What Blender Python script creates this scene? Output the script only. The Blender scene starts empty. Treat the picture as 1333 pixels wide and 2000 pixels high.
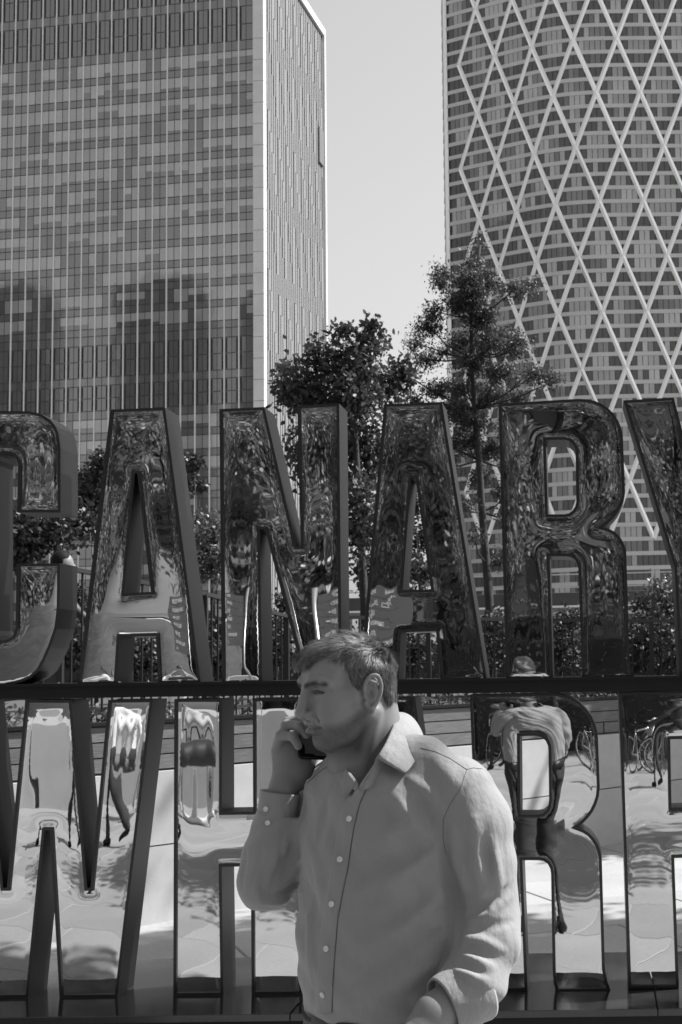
import bpy, math, random
import numpy as np
from mathutils import Vector, Matrix
from mathutils.geometry import delaunay_2d_cdt

# ------------------------------------------------------------------ camera
S = bpy.context.scene
F_PX, U0, V0 = 2850.0, 1150.0, 1000.0
EYE = Vector((0, 0, 1.73))
PITCH, ROLL = math.atan(301 / F_PX), 0.026
camd = bpy.data.cameras.new('camera')
cam = bpy.data.objects.new('camera', camd)
S.collection.objects.link(cam)
S.camera = cam
camd.sensor_fit = 'VERTICAL'
camd.sensor_height = 36.0
camd.lens = 36.0 * F_PX / 2000.0
camd.shift_x = (666.5 - U0) / 2000.0
camd.shift_y = (V0 - 1000.0) / 2000.0
camd.clip_start, camd.clip_end = 0.05, 6000
RM = Matrix.Rotation(math.pi / 2 + PITCH, 3, 'X') @ Matrix.Rotation(-ROLL, 3, 'Z')
cam.matrix_world = Matrix.Translation(EYE) @ RM.to_4x4()
camd.dof.use_dof = True
camd.dof.focus_distance = 3.1
camd.dof.aperture_fstop = 22.0

# ------------------------------------------------------------------ world + sun
SUN_AZ, SUN_EL = math.radians(69), math.radians(50)      # azimuth from +Y towards +X
W = bpy.data.worlds.new('World'); S.world = W; W.use_nodes = True
wn = W.node_tree.nodes; wl = W.node_tree.links
sky = wn.new('ShaderNodeTexSky'); sky.sky_type = 'NISHITA'; sky.sun_disc = False
sky.sun_elevation = SUN_EL; sky.sun_rotation = SUN_AZ
sky.air_density = 3.0; sky.dust_density = 1.3; sky.ozone_density = 1.0
bw = wn.new('ShaderNodeRGBToBW')
wl.new(sky.outputs[0], bw.inputs[0])
wl.new(bw.outputs[0], wn['Background'].inputs[0])
wn['Background'].inputs[1].default_value = 0.076
sd = bpy.data.lights.new('sun', 'SUN'); sd.energy = 5.0; sd.angle = math.radians(0.53); sd.color = (1, 1, 1)
sun = bpy.data.objects.new('sun', sd); S.collection.objects.link(sun)
SDIR = Vector((math.cos(SUN_EL) * math.sin(SUN_AZ), math.cos(SUN_EL) * math.cos(SUN_AZ), math.sin(SUN_EL)))
sun.rotation_euler = SDIR.to_track_quat('Z', 'Y').to_euler()
S.view_settings.view_transform = 'Standard'; S.view_settings.look = 'None'
S.view_settings.exposure = 0.88; S.view_settings.gamma = 1.0
S.view_settings.use_curve_mapping = False

# ------------------------------------------------------------------ helpers
rnd = random.Random(7)
nrs = np.random.RandomState(11)
COL = S.collection

def pray(u, v):
    return RM @ Vector(((u - U0) / F_PX, -(v - V0) / F_PX, -1.0))
def px(u, v, Y):
    "point on the plane y = Y seen at photo pixel (u, v)"
    d = pray(u, v); t = Y / d.y
    return EYE + d * t
def pz(u, v, z):
    "point on the plane z seen at photo pixel (u, v)"
    d = pray(u, v); t = (z - EYE.z) / d.z
    return EYE + d * t

MATS = {}
def mat(name, col, rough=0.6, metal=0.0, spec=0.5, var=0.0, vscale=5.0, bump=0.0, bscale=60.0, ior=None,
        stretch=None, detail=4.0, var2=0.0, v2scale=0.6, bdist=0.01, coat=0.0, sheen=0.0, hue=0.0, obj_rand=0.0):
    if name in MATS: return MATS[name]
    m = bpy.data.materials.new(name); m.use_nodes = True
    nt = m.node_tree; N = nt.nodes; L = nt.links; b = N['Principled BSDF']
    b.inputs['Base Color'].default_value = (col, col, col, 1)
    b.inputs['Roughness'].default_value = rough
    b.inputs['Metallic'].default_value = metal
    b.inputs['Specular IOR Level'].default_value = spec
    if coat: b.inputs['Coat Weight'].default_value = coat; b.inputs['Coat Roughness'].default_value = 0.08
    if sheen: b.inputs['Sheen Weight'].default_value = sheen
    if ior: b.inputs['IOR'].default_value = ior
    tc = N.new('ShaderNodeTexCoord'); vec = tc.outputs['Object']
    if stretch:
        mp = N.new('ShaderNodeMapping'); mp.inputs['Scale'].default_value = stretch
        L.new(vec, mp.inputs[0]); vec = mp.outputs[0]
    cur = None
    def noise(scale, det):
        n = N.new('ShaderNodeTexNoise'); n.inputs['Scale'].default_value = scale; n.inputs['Detail'].default_value = det
        L.new(vec, n.inputs['Vector']); return n.outputs['Fac']
    def mul(fac, amt, cur):
        mr = N.new('ShaderNodeMapRange'); mr.inputs[1].default_value = 0.25; mr.inputs[2].default_value = 0.75
        mr.inputs[3].default_value = 1 - amt; mr.inputs[4].default_value = 1 + amt
        L.new(fac, mr.inputs[0])
        mx = N.new('ShaderNodeMath'); mx.operation = 'MULTIPLY'
        if cur is None: mx.inputs[0].default_value = col
        else: L.new(cur, mx.inputs[0])
        L.new(mr.outputs[0], mx.inputs[1]); return mx.outputs[0]
    if var: cur = mul(noise(vscale, detail), var, cur)
    if var2: cur = mul(noise(v2scale, 3.0), var2, cur)
    if obj_rand:
        oi = N.new('ShaderNodeObjectInfo')
        mr = N.new('ShaderNodeMapRange'); mr.inputs[3].default_value = 1 - obj_rand; mr.inputs[4].default_value = 1 + obj_rand
        L.new(oi.outputs['Random'], mr.inputs[0])
        mx = N.new('ShaderNodeMath'); mx.operation = 'MULTIPLY'
        if cur is None: mx.inputs[0].default_value = col
        else: L.new(cur, mx.inputs[0])
        L.new(mr.outputs[0], mx.inputs[1]); cur = mx.outputs[0]
    if cur is not None:
        cc = N.new('ShaderNodeCombineColor')
        for i in range(3): L.new(cur, cc.inputs[i])
        L.new(cc.outputs[0], b.inputs['Base Color'])
    if bump:
        bp = N.new('ShaderNodeBump'); bp.inputs['Strength'].default_value = bump; bp.inputs['Distance'].default_value = bdist
        L.new(noise(bscale, 5.0), bp.inputs['Height']); L.new(bp.outputs[0], b.inputs['Normal'])
    MATS[name] = m
    return m

def link(o, parent=None):
    COL.objects.link(o)
    if parent is not None: o.parent = parent
    return o
def root(name, loc, label, cat, group=None):
    o = bpy.data.objects.new(name, None); o.empty_display_size = 0.2; o.location = loc
    o['label'] = label; o['category'] = cat
    if group: o['group'] = group
    return link(o)
def tag(o, label, cat, group=None):
    o['label'] = label; o['category'] = cat
    if group: o['group'] = group
    return o
def worigin(o):
    p = Vector((0, 0, 0))
    while o is not None:
        p += Vector(o.location); o = o.parent
    return p

def mesh_np(name, verts, faces, material=None, smooth=False):
    "verts (n,3) array, faces: list of index lists or (m,k) array"
    me = bpy.data.meshes.new(name)
    verts = np.asarray(verts, dtype=np.float64).reshape(-1, 3)
    if isinstance(faces, np.ndarray):
        k = faces.shape[1]; m = faces.shape[0]
        me.vertices.add(len(verts)); me.vertices.foreach_set('co', verts.ravel())
        me.loops.add(m * k); me.loops.foreach_set('vertex_index', faces.astype(np.int32).ravel())
        me.polygons.add(m)
        me.polygons.foreach_set('loop_start', np.arange(0, m * k, k, dtype=np.int32))
        me.polygons.foreach_set('loop_total', np.full(m, k, dtype=np.int32))
        me.update(calc_edges=True)
    else:
        me.from_pydata([tuple(v) for v in verts], [], faces); me.update()
    if material is not None:
        for mm in (material if isinstance(material, (list, tuple)) else [material]): me.materials.append(mm)
    if smooth:
        me.polygons.foreach_set('use_smooth', np.ones(len(me.polygons), dtype=bool))
    return me
def obj(name, me, parent=None, loc=None):
    "object from a mesh whose coordinates are world coordinates"
    o = bpy.data.objects.new(name, me)
    if loc is not None: o.location = loc
    return link(o, parent)
def fix_normals(me):
    import bmesh
    bm = bmesh.new(); bm.from_mesh(me); bmesh.ops.recalc_face_normals(bm, faces=bm.faces); bm.to_mesh(me); bm.free()

class MB:
    "collects shapes given in world coordinates and links them as one mesh object"
    def __init__(s): s.v = []; s.f = []
    def add(s, verts, faces):
        n = len(s.v); s.v += [tuple(p) for p in verts]; s.f += [[i + n for i in f] for f in faces]; return s
    def box(s, x0, y0, z0, x1, y1, z1):
        return s.add([(x0,y0,z0),(x1,y0,z0),(x1,y1,z0),(x0,y1,z0),(x0,y0,z1),(x1,y0,z1),(x1,y1,z1),(x0,y1,z1)],
                     [[0,3,2,1],[4,5,6,7],[0,1,5,4],[1,2,6,5],[2,3,7,6],[3,0,4,7]])
    def obox(s, c, ax, ay, az):
        "oriented box: centre and three half-axis vectors"
        c, ax, ay, az = map(Vector, (c, ax, ay, az))
        return s.add([c-ax-ay-az, c+ax-ay-az, c+ax+ay-az, c-ax+ay-az, c-ax-ay+az, c+ax-ay+az, c+ax+ay+az, c-ax+ay+az],
                     [[0,3,2,1],[4,5,6,7],[0,1,5,4],[1,2,6,5],[2,3,7,6],[3,0,4,7]])
    def tube(s, pts, rad, n=8, cap=True):
        pts = [Vector(p) for p in pts]; rr = rad if isinstance(rad, (list, tuple)) else [rad] * len(pts)
        base = len(s.v); prev = None
        for i, p in enumerate(pts):
            t = (pts[min(i+1, len(pts)-1)] - pts[max(i-1, 0)])
            t = t.normalized() if t.length > 1e-9 else Vector((0,0,1))
            a = t.orthogonal().normalized() if prev is None else (prev - t * prev.dot(t)).normalized()
            prev = a; b = t.cross(a)
            for k in range(n):
                an = 2*math.pi*k/n
                s.v.append(tuple(p + (a*math.cos(an) + b*math.sin(an)) * rr[i]))
        for i in range(len(pts)-1):
            for k in range(n):
                k2 = (k+1) % n
                s.f.append([base+i*n+k, base+i*n+k2, base+(i+1)*n+k2, base+(i+1)*n+k])
        if cap:
            s.f.append([base+k for k in range(n)][::-1]); s.f.append([base+(len(pts)-1)*n+k for k in range(n)])
        return s
    def build(s, name, material, parent=None, smooth=False, local=False):
        v = np.array(s.v, dtype=float).reshape(-1, 3)
        if parent is not None and not local:
            o = worigin(parent); v = v - np.array([o.x, o.y, o.z])
        return obj(name, mesh_np(name, v, s.f, material, smooth), parent)

def shift_to(parent, verts):
    o = worigin(parent); return np.asarray(verts, float) - np.array([o.x, o.y, o.z])

BOXM = {}
def box_mesh(name, sx, sy, sz, material):
    "shared box mesh centred on its origin"
    k = (name, round(sx, 4), round(sy, 4), round(sz, 4), material.name)
    if k not in BOXM:
        m = MB().box(-sx/2, -sy/2, -sz/2, sx/2, sy/2, sz/2)
        BOXM[k] = mesh_np(name, m.v, m.f, material)
    return BOXM[k]
def place_pieces(parent, name, items, limit=300):
    "items: (mesh, world location Vector, euler or None); the first `limit` become objects, the rest one 'stuff' mesh"
    org = worigin(parent)
    for me, loc, rot in items[:limit]:
        o = bpy.data.objects.new(name, me); o.location = loc - org
        if rot is not None: o.rotation_euler = rot
        link(o, parent)
    rest = items[limit:]
    if not rest: return
    V = []; Fc = []; MI = []; mats = []; n = 0; cache = {}
    for me, loc, rot in rest:
        if me.name not in cache:
            co = np.empty(len(me.vertices) * 3); me.vertices.foreach_get('co', co)
            cache[me.name] = (co.reshape(-1, 3), [list(p.vertices) for p in me.polygons])
        co, fs = cache[me.name]
        if rot is not None:
            R = np.array(rot.to_matrix()); co = co @ R.T
        V.append(co + np.array(loc - org)); mm = me.materials[0]
        if mm not in mats: mats.append(mm)
        mi = mats.index(mm)
        for f in fs: Fc.append([i + n for i in f]); MI.append(mi)
        n += len(co)
    me = mesh_np(name + '_field', np.vstack(V), Fc, mats)
    me.polygons.foreach_set('material_index', np.array(MI, dtype=np.int32))
    o = obj(name + '_field', me, parent); o['kind'] = 'stuff'
# ------------------------------------------------------------------ ground
M_PAVE = mat('pale_stone_paving', 0.28, 0.75, var=0.10, vscale=30, var2=0.12, v2scale=0.9, bump=0.25, bscale=220, obj_rand=0.12, bdist=0.003)
M_JOINT = mat('dark_joint_sand', 0.16, 0.9, var=0.2, vscale=40)
g = MB().add([(-2500, -2500, 0), (2500, -2500, 0), (2500, 2500, 0), (-2500, 2500, 0)], [[0, 1, 2, 3]]).build('ground', mat('ground_asphalt', 0.13, 0.9, var=0.15, vscale=0.5))
g['kind'] = 'structure'; g.location.z = -0.06
pl = MB().box(-17, -19, -0.055, 11, 16.5, -0.006).build('plaza_bed', M_JOINT); pl['kind'] = 'structure'
plaza = bpy.data.objects.new('plaza_paving', None); link(plaza); plaza['kind'] = 'structure'
slabs = []
SW, SL = 1.62, 1.08
ang = math.radians(24)
ca, sa = math.cos(ang), math.sin(ang)
cells = []
for i in range(-16, 17):
    for j in range(-24, 25):
        ox = (j % 2) * SW * 0.5
        lx, ly = i * SW + ox, j * SL
        x, y = -2.5 + lx * ca - ly * sa, 0 + lx * sa + ly * ca
        if -15.6 < x < 9.6 and -17.5 < y < 15.6: cells.append((abs(y - 6) + abs(x + 2), x, y))
cells.sort()
slab_me = None
def slab_mesh():
    m = MB(); b = 0.006; w, l = SW/2-0.007, SL/2-0.007
    m.add([(-w,-l,-.05),(w,-l,-.05),(w,l,-.05),(-w,l,-.05),(-w,-l,-b),(w,-l,-b),(w,l,-b),(-w,l,-b),
           (-w+b,-l+b,0),(w-b,-l+b,0),(w-b,l-b,0),(-w+b,l-b,0)],
          [[0,1,5,4],[1,2,6,5],[2,3,7,6],[3,0,4,7],[4,5,9,8],[5,6,10,9],[6,7,11,10],[7,4,8,11],[8,9,10,11]])
    return mesh_np('paving_slab', m.v, m.f, M_PAVE)
slab_me = slab_mesh()
from mathutils import Euler
place_pieces(plaza, 'paving_slab', [(slab_me, Vector((x, y, rnd.uniform(-.0015, .0015))), Euler((0, 0, ang))) for _, x, y in cells])

# ------------------------------------------------------------------ the mirrored letter sign
YS = 6.33            # front plane of the letters
DEP = 0.215          # letter depth
M_SIDE = mat('dark_satin_metal', 0.008, 0.36, metal=0.0, spec=0.14, var=0.18, vscale=14, stretch=(1, 1, .12), bump=0.03, bscale=50, var2=.12, v2scale=2)
M_RIM = mat('black_rim_metal', 0.014, 0.3, spec=0.5)
M_MIRROR = mat('polished_mirror_steel', 0.56, 0.012, metal=1.0, var=.04, vscale=3)
M_BAR = mat('black_painted_steel', 0.010, 0.45, spec=0.2, var=0.2, vscale=6)
sign_loc = px(667, 1940, YS); sign_loc.z = 0.0
sign = root('letter_sign', sign_loc, 'two-tier sign of tall mirrored block letters on a glossy black plinth behind the man', 'sign')

LET = {}
LET['C'] = [[(-40,803),(56,803),(80,808),(99,820),(109,832),(115,846),(119,876),(119,1001),(34,1001),(36,909),(34.5,899),(29,891),(20,887),(6,886),(-4,889),(-10,896),(-12,906),
             (-12,1231),(-10,1241),(-4,1249),(4,1252),(13,1250),(22,1245),(28,1238),(31,1228),(33,1101),(118,1100),(117,1189),(112,1228),(99,1265),(88,1290),(76,1311),(61,1324),(43,1332),(10,1340),(-30,1341),(-60,1334),(-85,1312),(-97,1270),(-100,1220),(-97,900),(-92,860),(-75,823)]]
LET['A'] = [[(216,800),(323,796),(393,1334),(310,1336),(305,1242),(234,1244),(228,1336),(152,1338)],[(264,925),(269,925),(295,1156),(243,1159)]]
LET['N'] = [[(429,799),(517,795),(579,1067),(588,1067),(581,792.5),(663,788),(668,1334),(597,1335),(518,1034),(508,1034),(512.5,1334),(434,1336)]]
LET['A2'] = [[(750.5,789.5),(863.5,785),(951.5,1328),(861.5,1329.5),(852,1233),(783.5,1235),(779,1331),(702,1332)],[(803.5,934),(812,934),(842,1151),(787,1152.5)]]
LET['R'] = [[(974,788.5),(1130,779),(1147,780),(1162,783),(1176,789),(1189,798),(1200,809),(1208,822),(1214,836),(1217,852),(1221.5,962),(1219,977),(1214,989),(1207,1002),(1199,1012),(1190,1021),(1178,1029.5),
             (1189,1032.5),(1200,1038),(1208,1045),(1214,1052.5),(1220,1064),(1223.6,1077),(1230.5,1292),(1233.5,1307),(1239.5,1323.5),(1137.5,1325),(1130,1112),(1128.5,1102),(1124,1093.5),(1116,1088),(1106,1086.5),(1074,1086.5),(1080.5,1326.5),(989,1327)],
            [(1066.5,859.5),(1103,859),(1112,861),(1119,867),(1123,874),(1124.5,883),(1126,980),(1124,989),(1119,997),(1112,1002.5),(1103,1004.5),(1070.5,1004.5)]]
LET['Y'] = [[(1218,782),(1316.5,776.5),(1362,955),(1405,772),(1500,768),(1406,1104),(1411,1320),(1328,1322),(1319,1130),(1317.5,1106)]]
LET['W'] = [[(-117,1370),(-30,1369),(7,1734),(14,1734),(50,1367),(140,1367),(171,1734),(177,1734),(212,1367),(299,1366),(230,1948),(117,1949),(98,1622),(88,1622),(56,1949),(-57,1950)]]
LET['H'] = [[(341,1365.5),(434,1365),(434,1586),(495,1585),(494,1364),(586,1363),(591,1942),(492,1943),(490.5,1692),(433.5,1693),(437,1944),(339,1946)]]
LET['A3'] = [[(694,1362),(811,1361),(888,1938),(806,1939),(801,1842),(727,1843),(722,1940),(622,1941)],[(742,1490),(750,1490),(790,1735),(726,1736)]]
LET['R2'] = [[(917.7,1356.7),(1083.5,1354),(1101,1356),(1118,1362),(1132,1371),(1145,1384),(1155,1397),(1162,1412),(1166.5,1427),(1168.5,1442),(1172,1537.5),(1170,1556),(1165,1571.5),(1158,1586),(1148,1599),(1138,1609),(1128,1616),
              (1141,1621),(1151.5,1627.6),(1161,1638),(1168.5,1650),(1173,1662),(1176,1677),(1182,1894),(1187,1918),(1194,1936),(1087,1938.6),(1082,1920),(1080,1898),(1076.7,1706),(1075,1696),(1070,1687),(1062,1681.5),(1053,1680),(1020.7,1680),(1031,1935),(941,1937)],
             [(1015.6,1438),(1047,1437),(1058,1440),(1066.6,1447),(1070.5,1456),(1071.7,1466),(1073,1562),(1071.5,1574),(1067,1583),(1060,1589),(1051,1591),(1017,1591)]]
LET['F'] = [[(1208.6,1353),(1425,1347),(1426,1441),(1309.6,1444),(1312,1577.6),(1412,1575),(1414,1672),(1317.4,1676),(1326.6,1930),(1228,1931)]]
LABELS = {'C':'letter C','A':'first letter A of the upper row','N':'letter N','A2':'second letter A of the upper row','R':'letter R of the upper row','Y':'letter Y cut by the frame',
          'W':'letter W','H':'letter H','A3':'letter A behind the man','R2':'letter R of the lower row','F':'letter F'}

def area2(p): return sum(p[i][0]*p[(i+1) % len(p)][1] - p[(i+1) % len(p)][0]*p[i][1] for i in range(len(p)))
def inset(p, w):
    "move every edge of a CCW polygon inward by w (mitred, limited)"
    n = len(p); out = []
    for i in range(n):
        a, b, c = Vector(p[i-1]), Vector(p[i]), Vector(p[(i+1) % n])
        d1 = (b-a).normalized(); d2 = (c-b).normalized()
        n1 = Vector((-d1.y, d1.x)); n2 = Vector((-d2.y, d2.x))
        m = n1 + n2
        if m.length < 1e-6: out.append(tuple(b + n1*w)); continue
        m.normalize(); k = w / max(0.35, m.dot(n1)); out.append(tuple(b + m*k))
    return out
def seg_dist(P, loops):
    D = np.full(len(P), 9.0)
    for lp in loops:
        for i in range(len(lp)):
            a = np.array(lp[i]); b = np.array(lp[(i+1) % len(lp)]); ab = b - a
            t = np.clip(((P - a) @ ab) / max(1e-12, ab @ ab), 0, 1)
            q = a + t[:, None] * ab; D = np.minimum(D, np.hypot(*(P - q).T))
    return D
def inside(P, loops):
    c = np.zeros(len(P), bool)
    for lp in loops:
        for i in range(len(lp)):
            x1, y1 = lp[i]; x2, y2 = lp[(i+1) % len(lp)]
            if y1 == y2: continue
            cond = ((y1 > P[:, 1]) != (y2 > P[:, 1])) & (P[:, 0] < (x2-x1)*(P[:, 1]-y1)/(y2-y1) + x1)
            c ^= cond
    return c
def resample(lp, step):
    out = []
    for i in range(len(lp)):
        a = Vector(lp[i]); b = Vector(lp[(i+1) % len(lp)]); k = max(1, int((b-a).length/step))
        for j in range(k): out.append(tuple(a.lerp(b, j/k)))
    return out
def tri_fill(loops, extra=None, ):
    vs = []; es = []
    for lp in loops:
        n0 = len(vs); vs += [Vector(p) for p in lp]
        es += [(n0+i, n0+(i+1) % len(lp)) for i in range(len(lp))]
    if extra is not None: vs += [Vector((float(a), float(b))) for a, b in extra]
    ov, oe, of, *_ = delaunay_2d_cdt(vs, es, [], 0, 1e-6)
    P = np.array([tuple(v) for v in ov]); cen = np.array([P[list(f)].mean(0) for f in of])
    ok = inside(cen, loops)
    return P, [list(f) for f, k in zip(of, ok) if k]

def fbm2(P, seed, scale):
    r = np.random.RandomState(seed); z = np.zeros(len(P))
    for k in range(7):
        th = r.uniform(0, 2*math.pi); fr = scale * r.uniform(.5, 2.0); ph = r.uniform(0, 6.28)
        z += np.sin((P[:, 0]*math.cos(th) + P[:, 1]*math.sin(th))*fr + ph)/fr
    return z

def make_letter(key, idx):
    loops = []
    for li, lp in enumerate(LET[key]):
        q = [px(u, v, YS) for u, v in lp]; q = [(p.x, p.z) for p in q]
        if (area2(q) > 0) != (li == 0): q = q[::-1]      # outer CCW, holes CW
        loops.append(q)
    me = MB(); LIP = 0.014; RW = 0.0125
    # side walls, back, recessed front pan
    for lp in loops:
        n = len(lp)
        V = [(x, YS, z) for x, z in lp] + [(x, YS+DEP, z) for x, z in lp]
        me.add(V, [[i, i+n, (i+1) % n + n, (i+1) % n] for i in range(n)])
    P, Fc = tri_fill(loops)
    me.add([(x, YS+DEP, z) for x, z in P], [f[::-1] for f in Fc])
    body = me.build('letter', M_SIDE, sign); body['label'] = 'dark sided ' + LABELS[key]
    # rim: front lip ring
    ins = [inset(lp, RW) for lp in loops]
    rm = MB()
    for lp, il in zip(loops, ins):
        n = len(lp)
        V = [(x, YS-.0015, z) for x, z in lp] + [(x, YS-.0015, z) for x, z in il] + [(x, YS+LIP, z) for x, z in il] + [(x, YS+.004, z) for x, z in lp]
        rm.add(V, [[i, (i+1) % n, (i+1) % n + n, i+n] for i in range(n)] + [[i+n, (i+1) % n+n, (i+1) % n+2*n, i+2*n] for i in range(n)] + [[(i+1) % n, i, i+3*n, (i+1) % n+3*n] for i in range(n)])
    ro = rm.build('rim', M_RIM, body)
    # mirror sheet: pillowed towards its edges
    il = [resample(inset(lp, RW*0.85), 0.016) for lp in loops]
    A = np.array([p for lp in il for p in lp]); lo = A.min(0); hi = A.max(0); st = 0.0135
    gx, gz = np.meshgrid(np.arange(lo[0], hi[0], st), np.arange(lo[1], hi[1], st))
    gx = gx + ((np.arange(gx.shape[0]) % 2)*st*.5)[:, None]
    G = np.stack([gx.ravel(), gz.ravel()], 1)
    G = G[inside(G, il)]; D = seg_dist(G, il); G = G[D > st*.55]
    P, Fc = tri_fill(il, G)
    D = seg_dist(P, il)
    bul = 0.00045*(1-np.exp(-D/0.009)) + (0.00022 if key in ('W','H','A3','R2','F') else .00042)*(1-np.exp(-D/0.040))
    lowrow = key in ('W','H','A3','R2','F')
    wav = (0.0014 if lowrow else .0020)*fbm2(P, 31+idx, 9.0) + (0.0007 if lowrow else .0009)*fbm2(P, 77+idx, 22.0)
    low = (0.0007 if key in ('W','H','A3','R2','F') else 0.0005)
    yy = YS + 0.0085 - bul + wav * np.clip(D/0.05, 0, 1) * .55 + low*np.sin(P[:, 1]*5.3+idx)*np.clip(D/.06, 0, 1)
    V = np.stack([P[:, 0], yy, P[:, 1]], 1)
    m = mesh_np('mirror_panel', shift_to(sign, V), Fc, M_MIRROR, True)
    # face the camera
    n0 = m.polygons[0].normal
    if n0.y > 0: m.flip_normals()
    mo = obj('mirror_panel', m, body); mo['label'] = 'wavy polished mirror face'
for i, k in enumerate(LET): make_letter(k, i)

# rail between the two rows, carrying the upper letters
def quad_bar(name, uv_tl, uv_tr, uv_br, uv_bl, y0, y1, material, parent):
    P = [px(u, v, y0) for u, v in (uv_tl, uv_tr, uv_br, uv_bl)]
    V = [tuple(p) for p in P] + [(p.x, y1, p.z) for p in P]
    return MB().add(V, [[3,2,1,0],[4,5,6,7],[0,1,5,4],[1,2,6,5],[2,3,7,6],[3,0,4,7]]).build(name, material, parent)
rail = quad_bar('rail', (-160,1342.5), (1520,1321), (1520,1347), (-160,1366.5), YS-.035, YS+DEP+.03, M_BAR, sign)
lip = quad_bar('rail_lip', (-160,1338.5), (1520,1317.5), (1520,1322.5), (-160,1344), YS-.055, YS+DEP+.04, M_BAR, rail)
BOLT = box_mesh('bolt', .008, .008, .008, mat('bright_bolt_steel', .6, .3, metal=1))
for k in range(13):
    u = -120 + k*118; v = 1339.5 - (u+160)*21/1680
    p = px(u, v, YS-.04); bo = obj('bolt', BOLT, rail, p + Vector((0, 0, .004)) - worigin(rail))
# plinth of glossy black slabs
M_PLINTH = mat('polished_black_stone', 0.022, 0.10, spec=0.6, var=0.25, vscale=9, bump=.02, bscale=30, obj_rand=.12)
hpz = px(338, 1946, YS).z
pA, pB = px(-160, 1951, YS), px(1520, 1928, YS)
sl = (pB.z - pA.z)/(pB.x - pA.x)
def plz(x): return pA.z + (x - pA.x)*sl - .002
yf = 5.98; yb = YS + DEP + 0.60
plinth = MB()
x0, x1 = px(-400, 1900, YS).x, px(1700, 1900, YS).x
plinth.add([(x0,yf+.02,-.01),(x1,yf+.02,-.01),(x1,yb-.01,-.01),(x0,yb-.01,-.01),(x0,yf+.02,plz(x0)-.03),(x1,yf+.02,plz(x1)-.03),(x1,yb-.01,plz(x1)-.03),(x0,yb-.01,plz(x0)-.03)],
           [[0,3,2,1],[4,5,6,7],[0,1,5,4],[1,2,6,5],[2,3,7,6],[3,0,4,7]])
po = plinth.build('plinth', M_BAR, sign)
edges = [x0, px(-60,1900,YS).x, px(600,1900,YS).x, px(1277,1900,YS).x, x1]
for a, b in zip(edges[:-1], edges[1:]):
    a += .0025; b -= .0025
    for (ya, yb2) in ((yf, yb),):
        MB().add([(a,ya,plz(a)-.028),(b,ya,plz(b)-.028),(b,yb2,plz(b)-.028),(a,yb2,plz(a)-.028),(a,ya,plz(a)-.003),(b,ya,plz(b)-.003),(b,yb2,plz(b)-.003),(a,yb2,plz(a)-.003),
                  (a+.003,ya+.003,plz(a)),(b-.003,ya+.003,plz(b)),(b-.003,yb2-.003,plz(b)),(a+.003,yb2-.003,plz(a))],
                 [[0,3,2,1],[0,1,5,4],[1,2,6,5],[2,3,7,6],[3,0,4,7],[4,5,9,8],[5,6,10,9],[6,7,11,10],[7,4,8,11],[8,9,10,11]]).build('plinth_slab', M_PLINTH, po)
# ------------------------------------------------------------------ glass office tower with white fins (left)
def glass(name, col, rough=.04, ior=2.3, var=.1):
    return mat(name, col, rough, spec=.5, ior=ior, var=var, vscale=.35, bump=.012, bscale=.35, bdist=.25)
G_DARK = [glass('office_glass_dark_%d' % i, c) for i, c in enumerate((.085, .105, .13))]
G_BLIND = [glass('office_glass_blind_%d' % i, c) for i, c in enumerate((.31, .37, .27))]
G_SPAN = [glass('spandrel_glass_%d' % i, c, .06) for i, c in enumerate((.10, .115))]
M_SLOT = mat('dark_louvre', .012, .6)
M_FIN = mat('white_fin_metal', .74, .4, var=.06, vscale=.3)
M_FINS = mat('pale_fin_metal', .25, .5, var=.08, vscale=.5)
M_MULL = mat('dark_mullion', .02, .4)
M_STONE = mat('pale_stone_pier', .66, .55, var=.06, vscale=.4, var2=.05, v2scale=.1)
K_ = 247/285; DC = 247.0
c0 = px(496, 400, DC)                              # front right corner of the glass front
cl = px(0, 400, 294.2*K_)
fdir = Vector((cl.x - c0.x, cl.y - c0.y, 0)).normalized()   # along the front, to the left
fn = Vector((fdir.y, -fdir.x, 0)); fn = fn if fn.y < 0 else -fn
def zc(v): return px(500, v, DC).z
PITCHF = 4.16*K_
lt = root('office_tower', Vector((c0.x, c0.y, 0)), 'tall glass office tower with white vertical fins and pale stone corner, upper left', 'tower')
def fpt(s, z, out=0.0):
    p = Vector((c0.x, c0.y, 0)) + fdir * s + fn * out; p.z = z; return p
TOP = zc(-112)
s_end = 66.0*K_
rc = px(517, 400, DC - .2); rf = px(634, 400, 329.0*K_)           # right face
rdir = Vector((rf.x - rc.x, rf.y - rc.y, 0)); rlen = rdir.length; rdir.normalize()
rn = Vector((rdir.y, -rdir.x, 0))
rc0 = Vector((rc.x, rc.y, 0))
def rpt(s, z, out=0.0):
    p = rc0 + rdir * s + rn * out; p.z = z; return p
# core
A, B = fpt(s_end, 0, -.25), fpt(0, 0, -.25)
C_, D_ = rpt(.3, 0, -.25), rpt(rlen-.2, 0, -.25); E_ = D_ + fdir * s_end
core = MB(); ring = [A, B, C_, D_, E_]
core.add([(p.x, p.y, 0) for p in ring] + [(p.x, p.y, TOP-.4) for p in ring], [[i, (i+1) % 5, (i+1) % 5+5, i+5] for i in range(5)] + [[5,6,7,8,9]])
core.build('core', mat('core_grey', .07, .7), lt)
rotf = Euler((0, 0, math.atan2(-fdir.y, -fdir.x)))
mod = 1.545*K_
ncol = 43
bands = []      # (z0, z1, kind)
v = 95.4
for k in range(13):
    bands.append((zc(v+27), zc(v), 'vision')); bands.append((zc(v+41.6), zc(v+27), 'span')); v += 41.6
vend = v
bands.append((zc(95.4), zc(76.5), 'span'))
for a, b in ((76.5, 45), (45, 10)): bands.append((zc(a), zc(b), 'mech'))
bands.append((zc(10), zc(-8), 'span'))
for a, b in ((-8, -45), (-45, -80)): bands.append((zc(a), zc(b), 'mech'))
bands.append((zc(-80), TOP, 'span'))
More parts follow.
